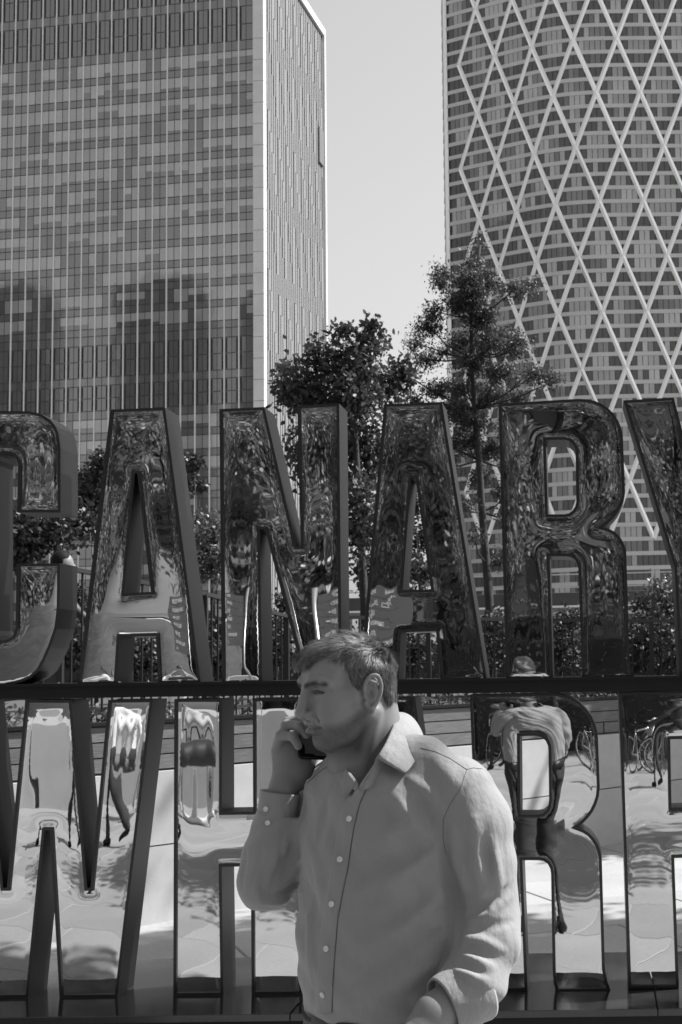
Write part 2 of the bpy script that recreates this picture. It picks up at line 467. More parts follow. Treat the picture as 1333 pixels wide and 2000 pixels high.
bands.append((zc(655), zc(vend), 'span'))
for a, b in ((686, 655), (718.5, 686)): bands.append((zc(a), zc(b), 'mech'))
bands.append((zc(735), zc(718.5), 'span'))
for a, b in ((760, 735), (785, 760)): bands.append((zc(a), zc(b), 'mech'))
bands.append((zc(802), zc(785), 'span'))
v = 802
for k in range(10):
    bands.append((zc(v+27), zc(v), 'vision')); bands.append((zc(v+41.6), zc(v+27), 'span')); v += 41.6
tr = MB(); items = []; slots = []
rr = random.Random(5)
for bi, (z0, z1, kind) in enumerate(bands):
    h = z1 - z0; mode = 'B'; left = 0; drop = 0
    runc = 0
    for c in range(ncol):
        s = (c + .5) * mod
        jit = Euler((rr.gauss(0, .0012), rr.gauss(0, .0012), rotf.z + rr.gauss(0, .0012)))
        if kind == 'span':
            items.append((s, z0, box_mesh('window_pane', mod-.10, .08, round(h-.10, 2), rr.choice(G_SPAN)), fpt(s, (z0+z1)/2, .04), jit))
        elif kind == 'mech':
            # three panes wide with dark slots either side of each fin
            items.append((s, z0, box_mesh('window_pane', mod-.10, .08, round(h-.10, 2), rr.choice(G_SPAN)), fpt(s, (z0+z1)/2, .04), jit))
        else:
            if runc <= 0:
                mode = rr.choices(['B', 'D', 'H'], [.46, .22, .32])[0]; runc = rr.choice([1, 1, 2, 2, 3, 4]); drop = rr.uniform(.45, .85)
            runc -= 1
            if mode == 'H':
                hb = round(h * drop, 1); zt = z1 - hb
                items.append((s, z0, box_mesh('window_pane', mod-.10, .08, hb-.05, rr.choice(G_BLIND)), fpt(s, (z1+zt)/2, .04), jit))
                items.append((s, z0, box_mesh('window_pane', mod-.10, .08, round(h-hb-.02, 2), rr.choice(G_DARK)), fpt(s, (z0+zt)/2, .04), jit))
            else:
                items.append((s, z0, box_mesh('window_pane', mod-.10, .08, round(h-.10, 2), rr.choice(G_BLIND if mode == 'B' else G_DARK)), fpt(s, (z0+z1)/2, .04), jit))
    a = fpt(-.05, z1, .06); b = fpt(ncol*mod, z1, .06)
    tr.obox((a+b)/2, (b-a)/2, fn*.06, (0, 0, .055))
items.sort(key=lambda t: t[0] + abs(t[1]-85)*.35)
place_pieces(lt, 'window_pane', [(m, p, r) for _, _, m, p, r in items])
to = tr.build('transom', M_MULL, lt); to['kind'] = 'stuff'
ztop = TOP; zlo = 0.0
mech = [(z0, z1) for z0, z1, k in bands if k == 'mech']
for c in range(ncol+1):
    s = c * mod
    if c % 2 == 0 and c > 0:
        p = fpt(s, (ztop+zlo)/2, .14)
        o = bpy.data.objects.new('fin', box_mesh('fin', .22, .2, ztop-zlo, M_FIN)); o.location = p - worigin(lt); o.rotation_euler = rotf; link(o, lt)
        for z0, z1 in mech:
            for sg in (-1, 1):
                slots.append((box_mesh('louvre_slot', .30, .12, round(z1-z0-.25, 2), M_SLOT), fpt(s + sg*.36, (z0+z1)/2, .05), rotf))
    elif c > 0:
        p = fpt(s, (ztop+zlo)/2, .06)
        o = bpy.data.objects.new('mullion', box_mesh('mullion', .10, .08, ztop-zlo, M_MULL)); o.location = p - worigin(lt); o.rotation_euler = rotf; link(o, lt)
place_pieces(lt, 'louvre_slot', slots)
# pale stone corner pier, one stone panel per storey
zj = [TOP + .6] + [zc(v) for v in np.arange(76.5, 1250, 41.6)] + [0]
f0, f1 = fpt(-.02, 0, .35), Vector((rc.x, rc.y, 0)) + fn*.35
for za, zb in zip(zj[1:], zj[:-1]):
    P = [f0, f1, rpt(.9, 0, .10), fpt(-.02, 0, -.1)]
    MB().add([(p.x, p.y, za+.04) for p in P] + [(p.x, p.y, zb-.04) for p in P], [[0,1,5,4],[1,2,6,5],[2,3,7,6],[3,0,4,7],[3,2,1,0],[4,5,6,7]]).build('stone_panel', M_STONE, lt)
# right face: staggered pale fins over dark glazing
a, b = rpt(.9, TOP/2, -.12), rpt(rlen-.6, TOP/2, -.12)
MB().obox((a+b)/2, (b-a)/2, rn*.06, (0, 0, TOP/2-.5)).build('side_glazing', mat('side_cladding_grey', .05, .5), lt)
ncs = 30; pit = (rlen-2.2)/ncs; seg = PITCHF*4; rots = Euler((0, 0, math.atan2(rdir.y, rdir.x)))
fi = []
for c in range(ncs):
    for k in range(-2, 22):
        zb = TOP - 1.2 - k*seg - ((c*1.75*2) % seg); zt = min(zb + seg, TOP-.9)
        if zb < 0 or zt - zb < 1.0: continue
        sh = .14*pit if k % 2 else -.12*pit
        h = round(zt - zb - .05, 2)
        fi.append((zb, box_mesh('side_fin', round(pit*.66, 3), .05, h, M_FINS), rpt(1.6 + (c+.5)*pit + sh, (zt+zb)/2, .0 + .02*(k % 2)), rots))
fi.sort(key=lambda t: -t[0])
place_pieces(lt, 'side_fin', [t[1:] for t in fi])
a, b = rpt(.4, TOP+.1, .05), rpt(rlen, TOP+.1, .05)
MB().obox((a+b)/2, (b-a)/2, rn*.45, (0, 0, .75)).build('roof_edge', M_STONE, lt)
a = rpt(rlen-.35, TOP/2, .1)
MB().obox(a, rdir*.45, rn*.4, (0, 0, TOP/2)).build('edge_trim', M_STONE, lt)
a = rpt(rlen-3.0, zc(150), .12)
MB().obox(a, rdir*1.6, rn*.3, (0, 0, 3.6)).build('vent_opening', mat('vent_grey', .16, .7), lt)

# ------------------------------------------------------------------ diagrid tower (right)
M_BAND = mat('pale_spandrel_metal', .56, .38, spec=.5, var=.06, vscale=.3)
M_DIAG = mat('white_diagrid_metal', .9, .30, spec=.7, metal=.72, var=.04, vscale=.3)
T_GL = [glass('flat_glass_%d' % i, c, .05, ior=1.8) for i, c in enumerate((.14, .20, .38, .45, .49, .32))]
M_LOUV = mat('charcoal_infill', .115, .55)
P0 = px(875, 400, 339.5); PC = px(1108, 400, 324.5); P1 = px(1560, 400, 327.0); PB = px(869, 400, 372)
plan = [Vector((p.x, p.y)) for p in (PB, P0, PC, P1)]
def smooth_plan():
    out = []
    def arc(a, c, b, r, n):
        d1 = (a-c).normalized(); d2 = (b-c).normalized()
        for i in range(n+1):
            t = i/n; q1 = c + d1*r; q2 = c + d2*r
            out.append(q1*(1-t)**2 + c*2*t*(1-t) + q2*t*t)
    out.append(plan[0]); arc(plan[0], plan[1], plan[2], .9, 5); arc(plan[1], plan[2], plan[3], 9.5, 14); out.append(plan[3])
    return out
PL = smooth_plan(); acc = [0.0]
for a, b in zip(PL[:-1], PL[1:]): acc.append(acc[-1] + (b-a).length)
S0 = acc[3]                                         # the left arris of the visible faces
def tp(s, z, out=0.0):
    s = min(max(s, 0), acc[-1]-1e-4)
    i = max(j for j in range(len(acc)-1) if acc[j] <= s); t = (s-acc[i])/(acc[i+1]-acc[i])
    p = PL[i].lerp(PL[i+1], t); d = (PL[i+1]-PL[i]).normalized(); n = Vector((d.y, -d.x))
    return Vector((p.x + n.x*out, p.y + n.y*out, z)), math.atan2(d.y, d.x)
FH = 28.4*325/F_PX
def zt_(v): return px(1165, v, 324.5).z
ZN = zt_(179)                                       # a row of nodes
nb = px(1165, 179, 324.5)
# arc position of the node at u = 1165
best = min((abs(tp(s, 0)[0].x - nb.x), s) for s in np.arange(acc[3]+5, acc[-1], .05))[1]
NS = 10.15
dt_loc = Vector((PC.x, PC.y, 0))
dt = root('diagrid_tower', dt_loc, 'tall apartment tower wrapped in a pale diamond lattice of diagonals, upper right', 'tower')
zmin, zmax = 0.0, ZN + 13*4*1.0
nfl_up = 14; nfl_dn = int(ZN/FH)
ss = np.concatenate([[0], np.arange(acc[1], acc[-1], .9), [acc[-1]]])
# core
V = []; Fq = []
pts = [tp(s, 0, -.35)[0] for s in ss]; n = len(pts)
zT = ZN + nfl_up*FH
V = [(p.x, p.y, 0) for p in pts] + [(p.x, p.y, zT) for p in pts]
MB().add(V, [[i, i+1, i+1+n, i+n] for i in range(n-1)]).build('core', M_LOUV, dt)
# spandrel bands, one per storey
for k in range(-nfl_dn, nfl_up):
    zb = ZN + k*FH - .48; zt2 = zb + .92
    inn = [tp(s, 0, -.30)[0] for s in ss]; out = [tp(s, 0, .16)[0] for s in ss]
    V = [(p.x, p.y, zb) for p in out] + [(p.x, p.y, zt2) for p in out] + [(p.x, p.y, zb) for p in inn] + [(p.x, p.y, zt2) for p in inn]
    Fq = []
    for i in range(n-1): Fq += [[i, i+1, i+1+n, i+n], [i+n, i+1+n, i+1+3*n, i+3*n], [i+1, i, i+2*n, i+1+2*n]]
    MB().add(V, Fq).build('spandrel_band', M_BAND, dt)
# panes
MW = NS/8
items = []
s_lo = S0
rr = random.Random(9)
ncell = int((acc[-1]-S0)/MW)
for k in range(-nfl_dn, nfl_up):
    z0 = ZN + k*FH + .46; z1 = ZN + (k+1)*FH - .50; zm = (z0+z1)/2
    prev = 0
    for c in range(ncell):
        s = best + (c - int((best-S0)/MW)) * MW + MW/2
        if s - MW/2 < S0+.1 or s + MW/2 > acc[-1]: continue
        # distance to the nearest diagonal at this height
        ph = ((zm - ZN)/(FH*4)) % 2
        d1 = (s - best - NS*.5*ph + NS*.5*0) % NS; d1 = min(d1, NS-d1)
        d2 = (s - best + NS*.5*ph) % NS; d2 = min(d2, NS-d2)
        dd = min(d1, d2)
        if dd < MW*1.22 and rr.random() < .96: m_ = M_LOUV
        else:
            if rr.random() < .45: prev = rr.choices(range(6), [.12, .13, .22, .2, .13, .2])[0]
            m_ = T_GL[prev]
            if rr.random() < .03: m_ = M_LOUV
        p, a = tp(s, zm, .02)
        items.append((abs(s-best-8) + abs(zm-ZN)*.4, box_mesh('window_pane', round(MW-.13, 2), .1, round(z1-z0, 2), m_), p, Euler((rr.gauss(0, .002), rr.gauss(0, .002), a+rr.gauss(0, .003)))))
items.sort(key=lambda t: t[0])
place_pieces(dt, 'window_pane', [t[1:] for t in items])
# diagonals: ridged members following the curved face
def diag(sA, zA, sB, zB, w=.55, ridge=.28):
    ns = 9; L_ = []; R_ = []; T_ = []
    for i in range(ns):
        t = i/(ns-1); s = sA + (sB-sA)*t; z = zA + (zB-zA)*t
        if s < S0-.2: s = S0-.2
        ln = math.hypot(sB-sA, zB-zA); dx = (zB-zA)/ln*w; dz = -(sB-sA)/ln*w
        L_.append(tp(s-dx, z-dz, .14)[0]); R_.append(tp(s+dx, z+dz, .14)[0]); T_.append(tp(s, z, .14+ridge)[0])
    V = L_ + T_ + R_; Fq = []
    for i in range(ns-1): Fq += [[i, i+ns, i+1+ns, i+1], [i+ns, i+2*ns, i+1+2*ns, i+1+ns]]
    return MB().add(V, Fq).build('diagonal_brace', M_DIAG, dt)
for row in range(-8, 4):
    zA = ZN + row*4*FH; zB = zA + 4*FH
    if zB < 0: continue
    off = 0 if row % 2 == 0 else .5
    for c in range(-8, 12):
        sA = best + (c+off)*NS
        for sg in (-.5, .5):
            sB = sA + sg*NS
            if max(sA, sB) < S0+1.5 or max(sA, sB) > acc[-1]-.5 or min(sA, sB) < S0-.6: continue
            diag(sA, zA, sB, zB)
a, _ = tp(S0, 0, 0)
MB().obox((a.x-.15, a.y+.1, zT/2), (.45, 0, 0), (0, .5, 0), (0, 0, zT/2)).build('corner_trim', M_DIAG, dt)
# ------------------------------------------------------------------ planter wall behind the sign
M_CONC = mat('pale_precast_concrete', .40, .8, var=.07, vscale=9, var2=.12, v2scale=1.6, bump=.35, bscale=120, bdist=.004, obj_rand=.05)
M_TIMBER = mat('weathered_timber', .115, .7, var=.3, vscale=8, stretch=(1, 1, 14), bump=.3, bscale=20, obj_rand=.18)
M_SOIL = mat('planting_soil', .06, .95, var=.3, vscale=6, bump=.6, bscale=14, bdist=.03)
wa = pz(200, 1822, 0); wb = pz(1180, 1652, 0); wa.z = wb.z = 0
wd = (wb - wa).normalized(); wnrm = Vector((wd.y, -wd.x, 0))
wall = root('planter_wall', wa, 'low pale concrete planter wall topped with dark timber boards behind the sign', 'planter')
def wp(s, z, out=0.0): return wa + wd*s + wnrm*out + Vector((0, 0, z))
LW = (wb - wa).length
panel = 2.05
s = -4.1; ZC = 1.06; k = 0
wrot = Euler((0, 0, math.atan2(wd.y, wd.x)))
while s < LW + 5:
    for z0, z1 in ((0.0, .535), (.545, ZC)):
        me = box_mesh('concrete_panel', panel-.012, .12, z1-z0, M_CONC)
        o = obj('concrete_panel', me, wall, wp(s+panel/2, (z0+z1)/2, -.06 + rnd.uniform(-.002, .002)) - worigin(wall)); o.rotation_euler = wrot
    s += panel
n_b = 0
for row in range(3):
    s = -4.1 + row*.7
    while s < LW + 5:
        me = box_mesh('timber_board', 2.38, .05, .098, M_TIMBER)
        o = obj('timber_board', me, wall, wp(s+1.2, ZC + .012 + .0535 + row*.108, -.075 + rnd.uniform(-.003, .003)) - worigin(wall)); o.rotation_euler = wrot
        s += 2.4
a, b = wp(-4.1, ZC+.17, -.14), wp(LW+5, ZC+.17, -.14)
MB().obox((a+b)/2, (b-a)/2, wnrm*.03, (0, 0, .17)).build('backing', M_RIM, wall)
a, b = wp(-4.1, ZC+.355, -.10), wp(LW+5, ZC+.355, -.10)
MB().obox((a+b)/2, (b-a)/2, wnrm*.07, (0, 0, .012)).build('cap_strip', M_BAR, wall)
# slab bench fixed to the wall
for s0 in (1.35,):
    a = wp(s0, ZC-.03, .12)
bed = MB()
P = [wp(-4.1, 0, -.175), wp(LW+5, 0, -.175), wp(LW+5, 0, -.175)+Vector((-2, 30, 0)), wp(-4.1, 0, -.175)+Vector((-10, 40, 0))]
bed.add([(p.x, p.y, 0) for p in P] + [(p.x, p.y, 1.33) for p in P], [[4,5,6,7],[0,1,5,4],[1,2,6,5],[2,3,7,6],[3,0,4,7]])
bo = bed.build('planting_bed', M_SOIL); bo['kind'] = 'structure'

# ------------------------------------------------------------------ black railing on the planting bed
M_IRON = mat('black_railing_steel', .02, .45, spec=.5)
def railing(name, pts, label, zb, cat='railing', group=None, step=.115, rad=.009):
    r = root(name, Vector((pts[0].x, pts[0].y, zb)), label, cat, group)
    bars = []
    for a, b in zip(pts[:-1], pts[1:]):
        L_ = (Vector((b.x-a.x, b.y-a.y, 0))).length; n = max(1, int(L_/step))
        MB().obox((a+b)/2, (b-a)/2, Vector((-(b-a).y, (b-a).x, 0)).normalized()*.025, (0, 0, .018)).build('top_rail', M_IRON, r)
        lo = Vector((a.x, a.y, zb+.10)), Vector((b.x, b.y, zb+.10))
        MB().obox((lo[0]+lo[1])/2, (lo[1]-lo[0])/2, Vector((-(b-a).y, (b-a).x, 0)).normalized()*.015, (0, 0, .015)).build('bottom_rail', M_IRON, r)
        for i in range(n+1):
            p = a.lerp(b, i/n); big = i % 14 == 0
            h = p.z - zb
            me = box_mesh('post' if big else 'baluster', .05 if big else .016, .05 if big else .016, round(h - .0, 2), M_IRON)
            bars.append(('post' if big else 'baluster', me, Vector((p.x, p.y, zb + h/2))))
    for nm, me, p in bars:
        obj(nm, me, r, p - worigin(r))
    return r
fp = [px(120, 1108, 12.0), px(401, 1160, 13.6), px(560, 1204, 15.2)]
railing('railing', fp, 'black railing sloping down between the letters A and N', 1.33)
fp = [px(560, 1204, 15.25), px(1000, 1210, 16.6), px(1420, 1214, 17.4)]
railing('railing', fp, 'level black railing behind the letters A and R', 1.33)

# ------------------------------------------------------------------ raised walkway in front of the diagrid tower
M_DECK = mat('dark_walkway_cladding', .055, .6, var=.2, vscale=.6)
wy = 62.0
a, b = px(560, 1192, wy), px(1480, 1186, wy); t0 = px(900, 1163, wy).z
z0 = px(900, 1189, wy).z
wk = root('raised_walkway', Vector(((a.x+b.x)/2, wy, 0)), 'dark raised walkway with thin white railings below the diagrid tower', 'walkway')
MB().box(a.x, wy, z0, b.x, wy+6, t0).build('deck', M_DECK, wk)
MB().box(a.x, wy-.06, z0-.06, b.x, wy+.02, z0+.02).build('edge_strip', mat('white_edge_paint', .75, .5), wk)
for xx in np.arange(a.x+2, b.x, 7.5): MB().box(xx-.35, wy+2, 0, xx+.35, wy+2.7, z0).build('pier', M_CONC, wk)
M_RAILW = mat('pale_rail_steel', .5, .35)
for vv in (1163.5, 1152, 1127):
    zz = px(900, vv, wy).z; MB().box(a.x, wy+.1, zz-.025, b.x, wy+.15, zz+.025).build('rail', M_RAILW, wk)
for xx in np.arange(a.x, b.x, 1.55): obj('rail_post', box_mesh('rail_post', .05, .05, round(px(900, 1120, wy).z-t0, 2), M_DECK), wk, Vector((xx, wy+.2, (px(900, 1120, wy).z+t0)/2)) - worigin(wk))
# ------------------------------------------------------------------ trees and shrubs
def leaf_mat(name, col, trans=.25, rough=.5):
    m = mat(name, col, rough, spec=.35, var=.35, vscale=1.7)
    nt = m.node_tree; b = nt.nodes['Principled BSDF']; out = nt.nodes['Material Output']
    tr_ = nt.nodes.new('ShaderNodeBsdfTranslucent'); tr_.inputs[0].default_value = (col*1.6,)*3 + (1,)
    mx = nt.nodes.new('ShaderNodeMixShader'); mx.inputs[0].default_value = trans
    nt.links.new(b.outputs[0], mx.inputs[1]); nt.links.new(tr_.outputs[0], mx.inputs[2]); nt.links.new(mx.outputs[0], out.inputs[0])
    return m
M_LEAF = leaf_mat('dark_broad_leaf', .05); M_LEAF2 = leaf_mat('feathery_leaf', .052, .3); M_LEAF3 = leaf_mat('glossy_shrub_leaf', .085, .2, .4); M_LEAF4 = leaf_mat('sunny_plaza_leaf', .20, .2, .38); M_LEAF5 = leaf_mat('dark_hedge_leaf', .045, .15)
M_BARK = mat('dark_bark', .035, .9, var=.3, vscale=8, bump=.5, bscale=25, bdist=.02)

LEAF6 = np.array([(0, 0), (.28, .34), (.22, .75), (0, 1), (-.24, .72), (-.29, .33)])
LEAF4 = np.array([(0, 0), (.32, .45), (0, 1), (-.32, .45)])
def leaves(P, L, asp, shape, rs, droop=.3, face=None):
    "one small polygon per point"
    n = len(P)
    d = rs.normal(size=(n, 3)); d[:, 2] -= droop; d /= np.linalg.norm(d, axis=1)[:, None]
    e = rs.normal(size=(n, 3)); e -= d*(e*d).sum(1)[:, None]; e /= np.linalg.norm(e, axis=1)[:, None]
    sz = L*rs.uniform(.65, 1.25, n)
    nrm = np.cross(d, e)
    k = len(shape)
    V = P[:, None, :] + (shape[None, :, 0, None]*asp*e[:, None, :] + (shape[None, :, 1, None])*d[:, None, :])*sz[:, None, None]
    V += nrm[:, None, :]*(np.abs(shape[None, :, 0, None])*.35*sz[:, None, None])
    Fc = np.arange(n*k).reshape(n, k)
    return V.reshape(-1, 3), Fc

def make_tree(name, label, cat, base, trunk, lobes, leaf_len, n_leaf, material, asp=1.0, shape=LEAF6, tr=.09, seed=1, group=None, twig=True, clump=.22, sub=7, per=14, droop=.3, feather=None):
    "trunk: list of world points; lobes: (centre, rx, ry, rz, weight)"
    rs = np.random.RandomState(seed); r_ = random.Random(seed)
    rt = root(name, base, label, cat, group)
    w = MB(); n = len(trunk)
    w.tube(trunk, [tr*(1-.72*i/(n-1)) for i in range(n)], 8)
    pts = []; wsum = sum(l[4] for l in lobes)
    for c, rx, ry, rz, wt in lobes:
        c = Vector(c)
        # limb from the trunk point a little below the lobe
        cand = [p for p in trunk if p.z < c.z + .1] or [trunk[-1]]
        a = min(cand, key=lambda p: (p - c).length + .6*abs(p.z - (c.z - .35)))
        mid = a.lerp(c, .5) + Vector((r_.uniform(-.1, .1), r_.uniform(-.1, .1), -.06))
        lr = max(.009, tr*.26)
        w.tube([a, mid, c], [lr, lr*.7, lr*.4], 5)
        nt_ = max(3, int(n_leaf*wt/wsum/per))
        dirs = rs.normal(size=(nt_, 3)); dirs /= np.linalg.norm(dirs, axis=1)[:, None]
        rad = rs.uniform(0, 1, nt_)**(1/2.4)
        tips = np.array(c) + dirs*rad[:, None]*np.array([rx, ry, rz])
        for i, t in enumerate(tips):
            tv = Vector(t)
            if twig and i % 2 == 0:
                m2 = c.lerp(tv, .5) + Vector((0, 0, -.03)); w.tube([c, m2, tv], [lr*.36, lr*.22, .003], 3, cap=False)
            q = np.array(c.lerp(tv, .55)); k = per
            tt = rs.uniform(0, 1, k)
            L_ = q + (t - q)*tt[:, None]
            if feather is None: L_ = L_ + rs.normal(size=(k, 3))*clump*min(rx, rz)*np.array([1, 1, .8])
            else: L_ = L_ + rs.normal(size=(k, 3))*np.array([clump, clump, clump*.8])
            pts.append(L_)
    P = np.vstack(pts)
    w.build('trunk', M_BARK, rt, smooth=True)
    V, Fc = leaves(P, leaf_len, asp, shape, rs, droop)
    obj('crown', mesh_np('crown', shift_to(rt, V), Fc, material), rt)
    return rt
def lob(u, v, ru, rv, Y, wt=None, dy=0.0, dr=1.0):
    c = px(u, v, Y+dy); k = (Y+dy)/F_PX
    return (c, ru*k, ru*k*dr, rv*k, wt if wt else ru*rv)
def tpts(Y, *uv): return [px(u, v, Y) for u, v in uv]

# broad-leaved tree left of centre
Y1 = 21.0
l1 = [lob(*a, Y1, dy=rnd.uniform(-.7, .7)) for a in [(600,762,62,66),(660,705,58,62),(722,668,44,44),(566,765,32,48),(752,748,44,62),(690,790,86,66),(640,870,84,74),(722,900,62,100),(700,1010,56,110),(606,905,52,58),(790,722,28,46),(725,1110,36,80),(612,690,38,30),(735,634,30,22),(668,645,28,30),(560,728,24,30),(700,720,60,40),(640,790,50,40)]]
b = px(715, 1300, Y1); b.z = 1.3
make_tree('broadleaf_tree', 'dark broad-leaved tree rising between the letters N and A', 'tree', b,
          [b] + tpts(Y1, (712,1180),(706,1060),(700,950),(694,850),(690,760),(700,690),(716,640)), l1, .092, 10500, M_LEAF, seed=3, tr=.07, clump=.30)
# feathery tree in front of the diagrid tower
Y2 = 25.0
l2 = [lob(a[0]+rnd.uniform(-8, 8), a[1]+rnd.uniform(-10, 10), a[2], a[3]*1.45, Y2, dy=rnd.uniform(-.6, .6)) for a in [(941,484,9,16),(934,512,20,14),(948,534,18,10),(904,545,30,20),(872,536,18,16),(862,560,16,12),(925,566,34,16),(1000,560,40,9),(1034,553,18,8),(962,560,22,10),(892,592,38,18),(848,612,22,12),(948,606,32,18),(930,632,36,14),
      (838,644,34,14),(806,662,20,12),(985,648,30,14),(1012,664,20,10),(905,664,40,14),(955,676,36,18),(996,690,34,12),(872,690,22,8),(826,706,30,12),(794,728,22,14),(925,716,40,16),(975,728,40,14),(1030,716,22,9),(1052,738,28,10),(1082,754,18,10),(900,758,44,14),(842,764,34,12),(806,782,22,12),(962,776,50,16),(1018,780,30,10),
      (880,806,40,16),(930,826,44,14),(990,830,30,14),(846,842,30,14),(905,866,38,16),(968,880,38,14),(1004,905,24,20),(878,912,26,12),(938,930,30,12),(985,960,24,16),(908,984,22,10),(990,1012,24,20),(925,1052,18,9),(982,1086,20,18)]]
b = px(960, 1240, Y2); b.z = 1.3
make_tree('feathery_tree', 'tall feathery conifer-like tree standing before the diagrid tower', 'tree', b,
          [b] + tpts(Y2, (957,1190),(950,1100),(942,1000),(936,900),(928,800),(922,700),(922,620),(930,540),(938,480)), l2, .07, 30000, M_LEAF2, asp=.6, shape=LEAF4, seed=5, tr=.085, per=22, clump=.085, feather=True, droop=.45)

# shrubs and small trees behind the railing
def shrub(name, label, Y, ells, n, leaf, material, base_uv, seed, cat='shrub', group=None, zb=1.33, per=12):
    b = px(*base_uv, Y); b.z = zb
    tops = [px(e[0], e[1], Y) for e in ells]; t = sum(tops, Vector())/len(tops)
    make_tree(name, label, cat, b, [b, b.lerp(t, .5)+Vector((.05, .05, 0)), t], [lob(*e, Y, dy=rnd.uniform(-.4, .4)) for e in ells], leaf, n, material, seed=seed, tr=.035, group=group, per=per, clump=.3)
shrub('shrub', 'dark leafy shrub under the upper arm of the letter C', 17, [(40,1050,60,50),(100,1040,60,50),(70,1000,60,30),(150,1020,40,50),(20,1090,50,40)], 3600, .075, M_LEAF5, (80,1200), 21)
shrub('small_tree', 'small tree in front of the office tower between C and A', 22, [(190,930,30,50),(180,985,36,40),(200,900,22,30),(160,960,30,40),(205,1040,26,60)], 2600, .075, M_LEAF5, (190,1200), 22, 'tree')
shrub('shrub', 'sunlit shrub right of the first letter A', 18.5, [(400,1020,36,26),(420,1050,36,40),(385,1070,30,40),(410,1100,40,40),(440,1090,30,40)], 2600, .06, M_LEAF3, (410,1260), 23)
shrub('small_tree', 'slender small tree near the first A, against the office tower', 23, [(378,905,20,26),(372,940,24,24),(392,950,20,14)], 900, .07, M_LEAF5, (385,1180), 24, 'tree')
shrub('shrub', 'dark shrub behind the gap of the letter N', 18, [(540,1260,50,60),(500,1250,50,50),(560,1180,30,30)], 2000, .07, M_LEAF5, (530,1330), 25)
shrub('shrub', 'shadowy shrub seen inside the legs of the letter A', 19, [(820,1270,50,50),(815,1180,34,40),(760,1260,50,50),(825,1120,20,30)], 2600, .065, M_LEAF5, (800,1330), 26)
shrub('shrub', 'low dark shrub at the foot of the feathery tree', 20, [(930,1270,50,60),(985,1260,60,60),(960,1215,40,30)], 2600, .06, M_LEAF5, (950,1330), 27)
shrub('shrub', 'dark shrub seen through the legs of the upper R', 19.5, [(1100,1270,60,60),(1110,1210,50,30),(1060,1280,50,40)], 2400, .06, M_LEAF5, (1090,1330), 28)
shrub('shrub', 'leafy shrub with bright gaps right of the upper R', 19, [(1270,1240,56,60),(1300,1180,46,46),(1330,1250,60,60),(1260,1180,30,30),(1240,1290,40,40),(1320,1300,50,30)], 3800, .062, M_LEAF5, (1280,1335), 29)
shrub('shrub', 'sunlit shrub behind the stem of the letter Y', 22, [(1290,1150,34,26),(1325,1140,30,30),(1380,1150,60,50)], 1500, .06, M_LEAF3, (1310,1330), 30)
shrub('small_tree', 'small leafy tree behind the triangular opening of the second A', 23, [(812,985,26,40),(822,1050,30,40),(808,1110,30,40),(830,1120,24,30),(800,940,22,30)], 2600, .07, M_LEAF, (815,1260), 31, 'tree')
shrub('shrub', 'dark shrub seen between the legs of the first A', 16.5, [(270,1290,44,46),(225,1290,44,44),(300,1275,36,40),(330,1290,40,40)], 2600, .065, M_LEAF5, (270,1335), 32)
shrub('shrub', 'dark shrub behind the railing left of the first A', 16, [(165,1215,34,60),(130,1260,44,50),(180,1280,40,46),(150,1160,26,30)], 2600, .065, M_LEAF5, (160,1335), 33)
shrub('shrub', 'dark shrub behind the railing right of the first A', 17, [(415,1240,34,56),(440,1290,40,40),(390,1290,36,40)], 2200, .065, M_LEAF5, (415,1335), 34)
# low planting along the top of the planter wall
for i, s in enumerate(np.arange(-2.2, LW+2.2, .62)):
    p = wp(float(s), 1.33, -.5 - .25*rnd.random())
    rs = np.random.RandomState(100+i); n = 210
    q = rs.normal(size=(n, 3))*np.array([.17, .14, .06]) + np.array([0, 0, .10])
    q[:, 2] = np.abs(q[:, 2]); r = root('bedding_plant', p, 'small bedding plant, %s, in the planter row behind the sign' % ['first from the left', 'second from the left', 'third from the left', 'fourth from the left', 'fifth from the left', 'sixth from the left', 'seventh from the left', 'eighth from the left', 'ninth from the left', 'tenth from the left', 'eleventh from the left', 'twelfth from the left', 'thirteenth from the left', 'fourteenth from the left', 'fifteenth from the left', 'sixteenth from the left', 'seventeenth from the left', 'eighteenth from the left', 'nineteenth from the left', 'twentieth from the left'][i], 'plant', 'bedding plants along the planter')
    V, Fc = leaves(q, .055, .8, LEAF6, rs, -.4)
    obj('foliage', mesh_np('foliage', V, Fc, M_LEAF3 if i % 2 else M_LEAF5), r)
    st = MB()
    for k in range(6): st.tube([(0, 0, -.02), tuple(q[k]*.6), tuple(q[k])], .003, 3)
    st.build('stem', M_BARK, r, local=True)
# ------------------------------------------------------------------ figures: signed-distance sculpting, meshed with surface nets
def smin(a, b, k):
    h = np.clip(.5 + .5*(b-a)/k, 0, 1); return b*(1-h) + a*h - k*h*(1-h)
def smax(a, b, k): return -smin(-a, -b, k)
def cap(P, a, b, ra, rb=None):
    rb = ra if rb is None else rb
    a = np.asarray(a, float); b = np.asarray(b, float); ab = b-a
    t = np.clip(((P-a) @ ab)/max(1e-12, ab @ ab), 0, 1)
    return np.linalg.norm(P - a - t[:, None]*ab, axis=1) - (ra + (rb-ra)*t)
def ell(P, c, r):
    r = np.asarray(r, float); q = (P - np.asarray(c, float))
    k0 = np.linalg.norm(q/r, axis=1); k1 = np.linalg.norm(q/(r*r), axis=1)
    return k0*(k0-1)/np.maximum(k1, 1e-9)
def chain(P, pts, rad, k=.01):
    d = None
    for i in range(len(pts)-1):
        e = cap(P, pts[i], pts[i+1], rad[i], rad[i+1]); d = e if d is None else smin(d, e, k)
    return d
